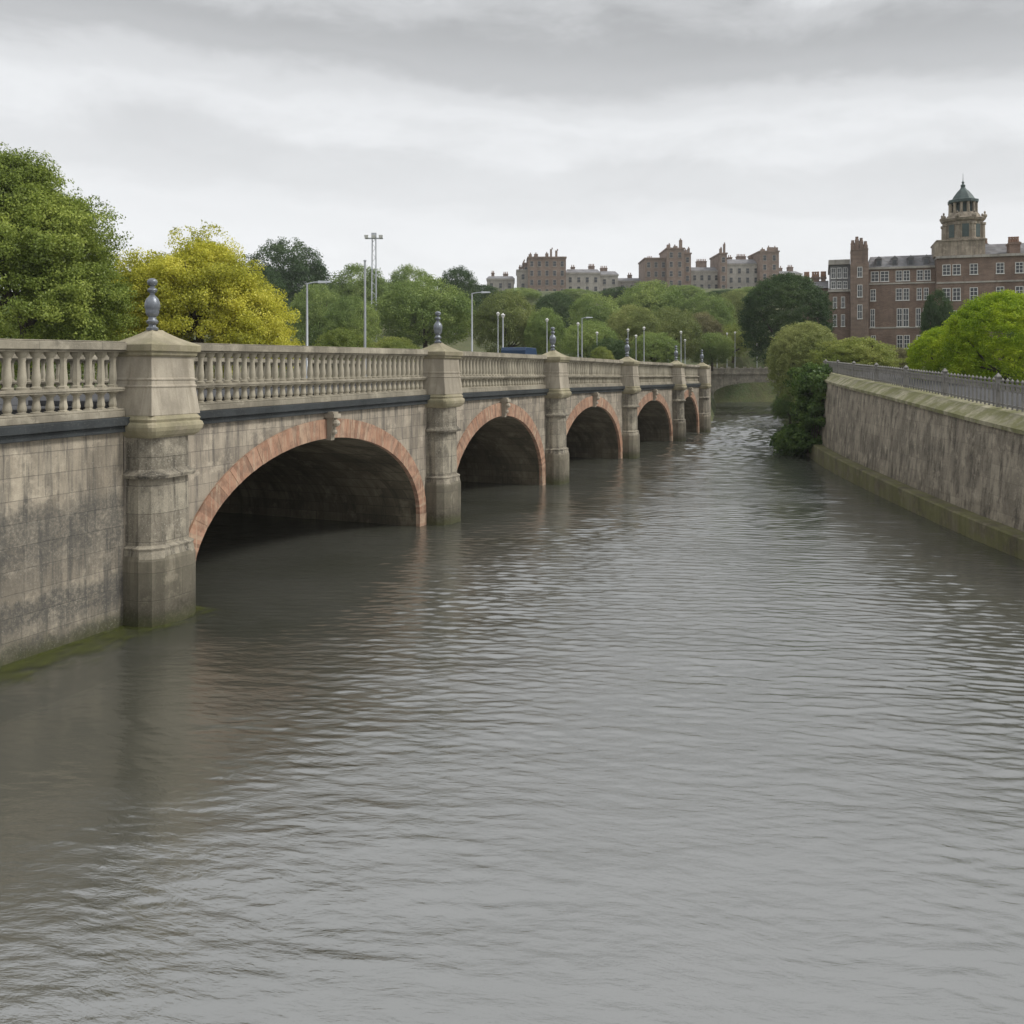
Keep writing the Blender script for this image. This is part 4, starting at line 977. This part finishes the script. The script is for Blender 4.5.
# --- skyline
def sky_building(x0, x1, yt, Y, wallmat, label, kind='slab', roof_px=0, name='skyline_building', rows=2, chims=(), crenel=False, ybase=305, depth=16, wins=True, frame='white'):
    s = Y/F; X0 = (x0-512)*s; wdt = (x1-x0)*s; zb = CH+(HZ-ybase)*s; zt = (HZ-yt)*s+CH-zb; zr = zt-roof_px*s
    t = empty(name, (X0, Y, zb), label=label, cat='building')
    m = MB(); m.box(0, wdt, 0, depth, -4, zr); m.box(-.25, wdt+.25, -.25, depth+.25, zr+.003, zr+.5); m.build('wall', M[wallmat], t)
    if roof_px:
        m = MB(); m.hexa([(-.3, -.3, zr+.503), (wdt+.3, -.3, zr+.503), (wdt+.3, depth+.3, zr+.503), (-.3, depth+.3, zr+.503), (.6, 4, zt), (wdt-.6, 4, zt), (wdt-.6, depth-4, zt), (.6, depth-4, zt)]); m.build('roof', M['slate'], t)
    if crenel:
        n = max(2, int(wdt/1.9))
        for i in range(n): 
            if random.random() < .25: continue
            hh = .6+2.8*random.random()**1.6; a_ = random.random()*.3; m = MB(); m.box(wdt*(i+a_)/n, wdt*(i+a_+.35+.5*random.random())/n, .2, 1.6, zr+.503, zr+.5+hh); m.lathe([(.2, 0), (.25, .1), (.18, .6), (0, .6)], 6, (wdt*(i+.47)/n, .9, zr+.5+hh)); m.build('chimney', M[wallmat], t)
    for cx, cw, ct in chims:
        chimney(t, (cx-x0)*s, (cx+cw-x0)*s, depth*.35, depth*.35+2, zr, (HZ-ct)*s+CH-zb, max(2, int(cw/1.5)), 'brick2')
    if wins:
        n = max(1, int(wdt/2.6)); fl = 0; z = zr-3.0
        while z > 0 and fl < rows:
            for i in range(n):
                xc = wdt*(i+.5)/n; window(t, xc-.62, xc+.62, z, z+1.9, 0, 1, 2, .1, 'render')
            z -= 3.3; fl += 1
    return t
SY = 320
sky_building(517, 529, 268, SY+4, 'render', 'low pale block at the left end of the skyline', rows=3, roof_px=3, chims=((519, 3, 265),))
sky_building(528, 566, 258, SY, 'brick2', 'twin-topped brown block with crowded chimneys at the left of the skyline', crenel=True, rows=4)
sky_building(523, 529, 264, SY+8, 'brick2', 'narrow brown annex left of the twin-topped brown block', rows=2, crenel=True)
sky_building(566, 600, 268, SY+3, 'render', 'pale terrace with slate roof just right of the twin-topped brown block', roof_px=6, rows=3, chims=((572, 4, 265), (590, 6, 264)))
sky_building(600, 618, 270, SY+6, 'render', 'short slate-roofed pale house left of the lowest part of the skyline', roof_px=6, rows=3, chims=((602, 7, 266),))
sky_building(618, 646, 277, SY+10, 'render', 'lowest grey terrace in the dip of the skyline', roof_px=5, rows=2, chims=((630, 4, 273),))
sky_building(645, 667, 259, SY, 'brick2', 'brown flat-topped block left of the tallest skyline tower', rows=4, crenel=False, chims=((650, 5, 256),))
sky_building(667, 684, 249, SY-3, 'brick2', 'tallest brown skyline tower crowned with chimneys', crenel=True, rows=5)
sky_building(684, 691, 254, SY+1, 'brick2', 'narrow brown wing right of the tallest skyline tower', crenel=True, rows=4)
sky_building(691, 720, 266, SY+4, 'render', 'pale terrace with slate roof between the tallest tower and the long grey block', roof_px=6, rows=4, chims=((700, 10, 259),))
sky_building(720, 727, 254, SY, 'brick2', 'slim brown end tower of the long grey block', crenel=True, rows=4)
sky_building(727, 760, 258, SY+2, 'render', 'long grey slate-roofed block with rows of windows near the big dark tree', roof_px=7, rows=4, chims=((732, 4, 255), (741, 9, 254), (754, 4, 255)))
sky_building(760, 779, 252, SY-2, 'brick2', 'brown block with crowded chimneys just left of the big dark tree', crenel=True, rows=4)

sky_building(780, 801, 270, SY+6, 'render', 'low slate-roofed terrace between the big dark tree and the brick building', roof_px=5, rows=2, chims=((783, 4, 266), (793, 5, 265)))
sky_building(487, 514, 275, SY+12, 'render', 'faint low terrace just left of the main skyline, above the light olive tree', roof_px=5, rows=2, chims=((491, 3, 271), (503, 5, 272)))

# ------------------------------------------------------------------ haze: one even box of moist air
m = MB(); m.box(-1450, 1450, -1450, 1450, -3.2, 80)
hm = bpy.data.materials.new('haze_air'); hm.use_nodes = True; ht = NT(hm.node_tree); ht.n.remove(ht.n['Principled BSDF'])
pvn = ht.node('ShaderNodeVolumePrincipled', {'Color': (.93, .95, .97, 1), 'Density': .00022})
ht.l.new(pvn.outputs[0], ht.n['Material Output'].inputs['Volume'])
hz_ = m.build('haze', hm); hz_['kind'] = 'stuff'
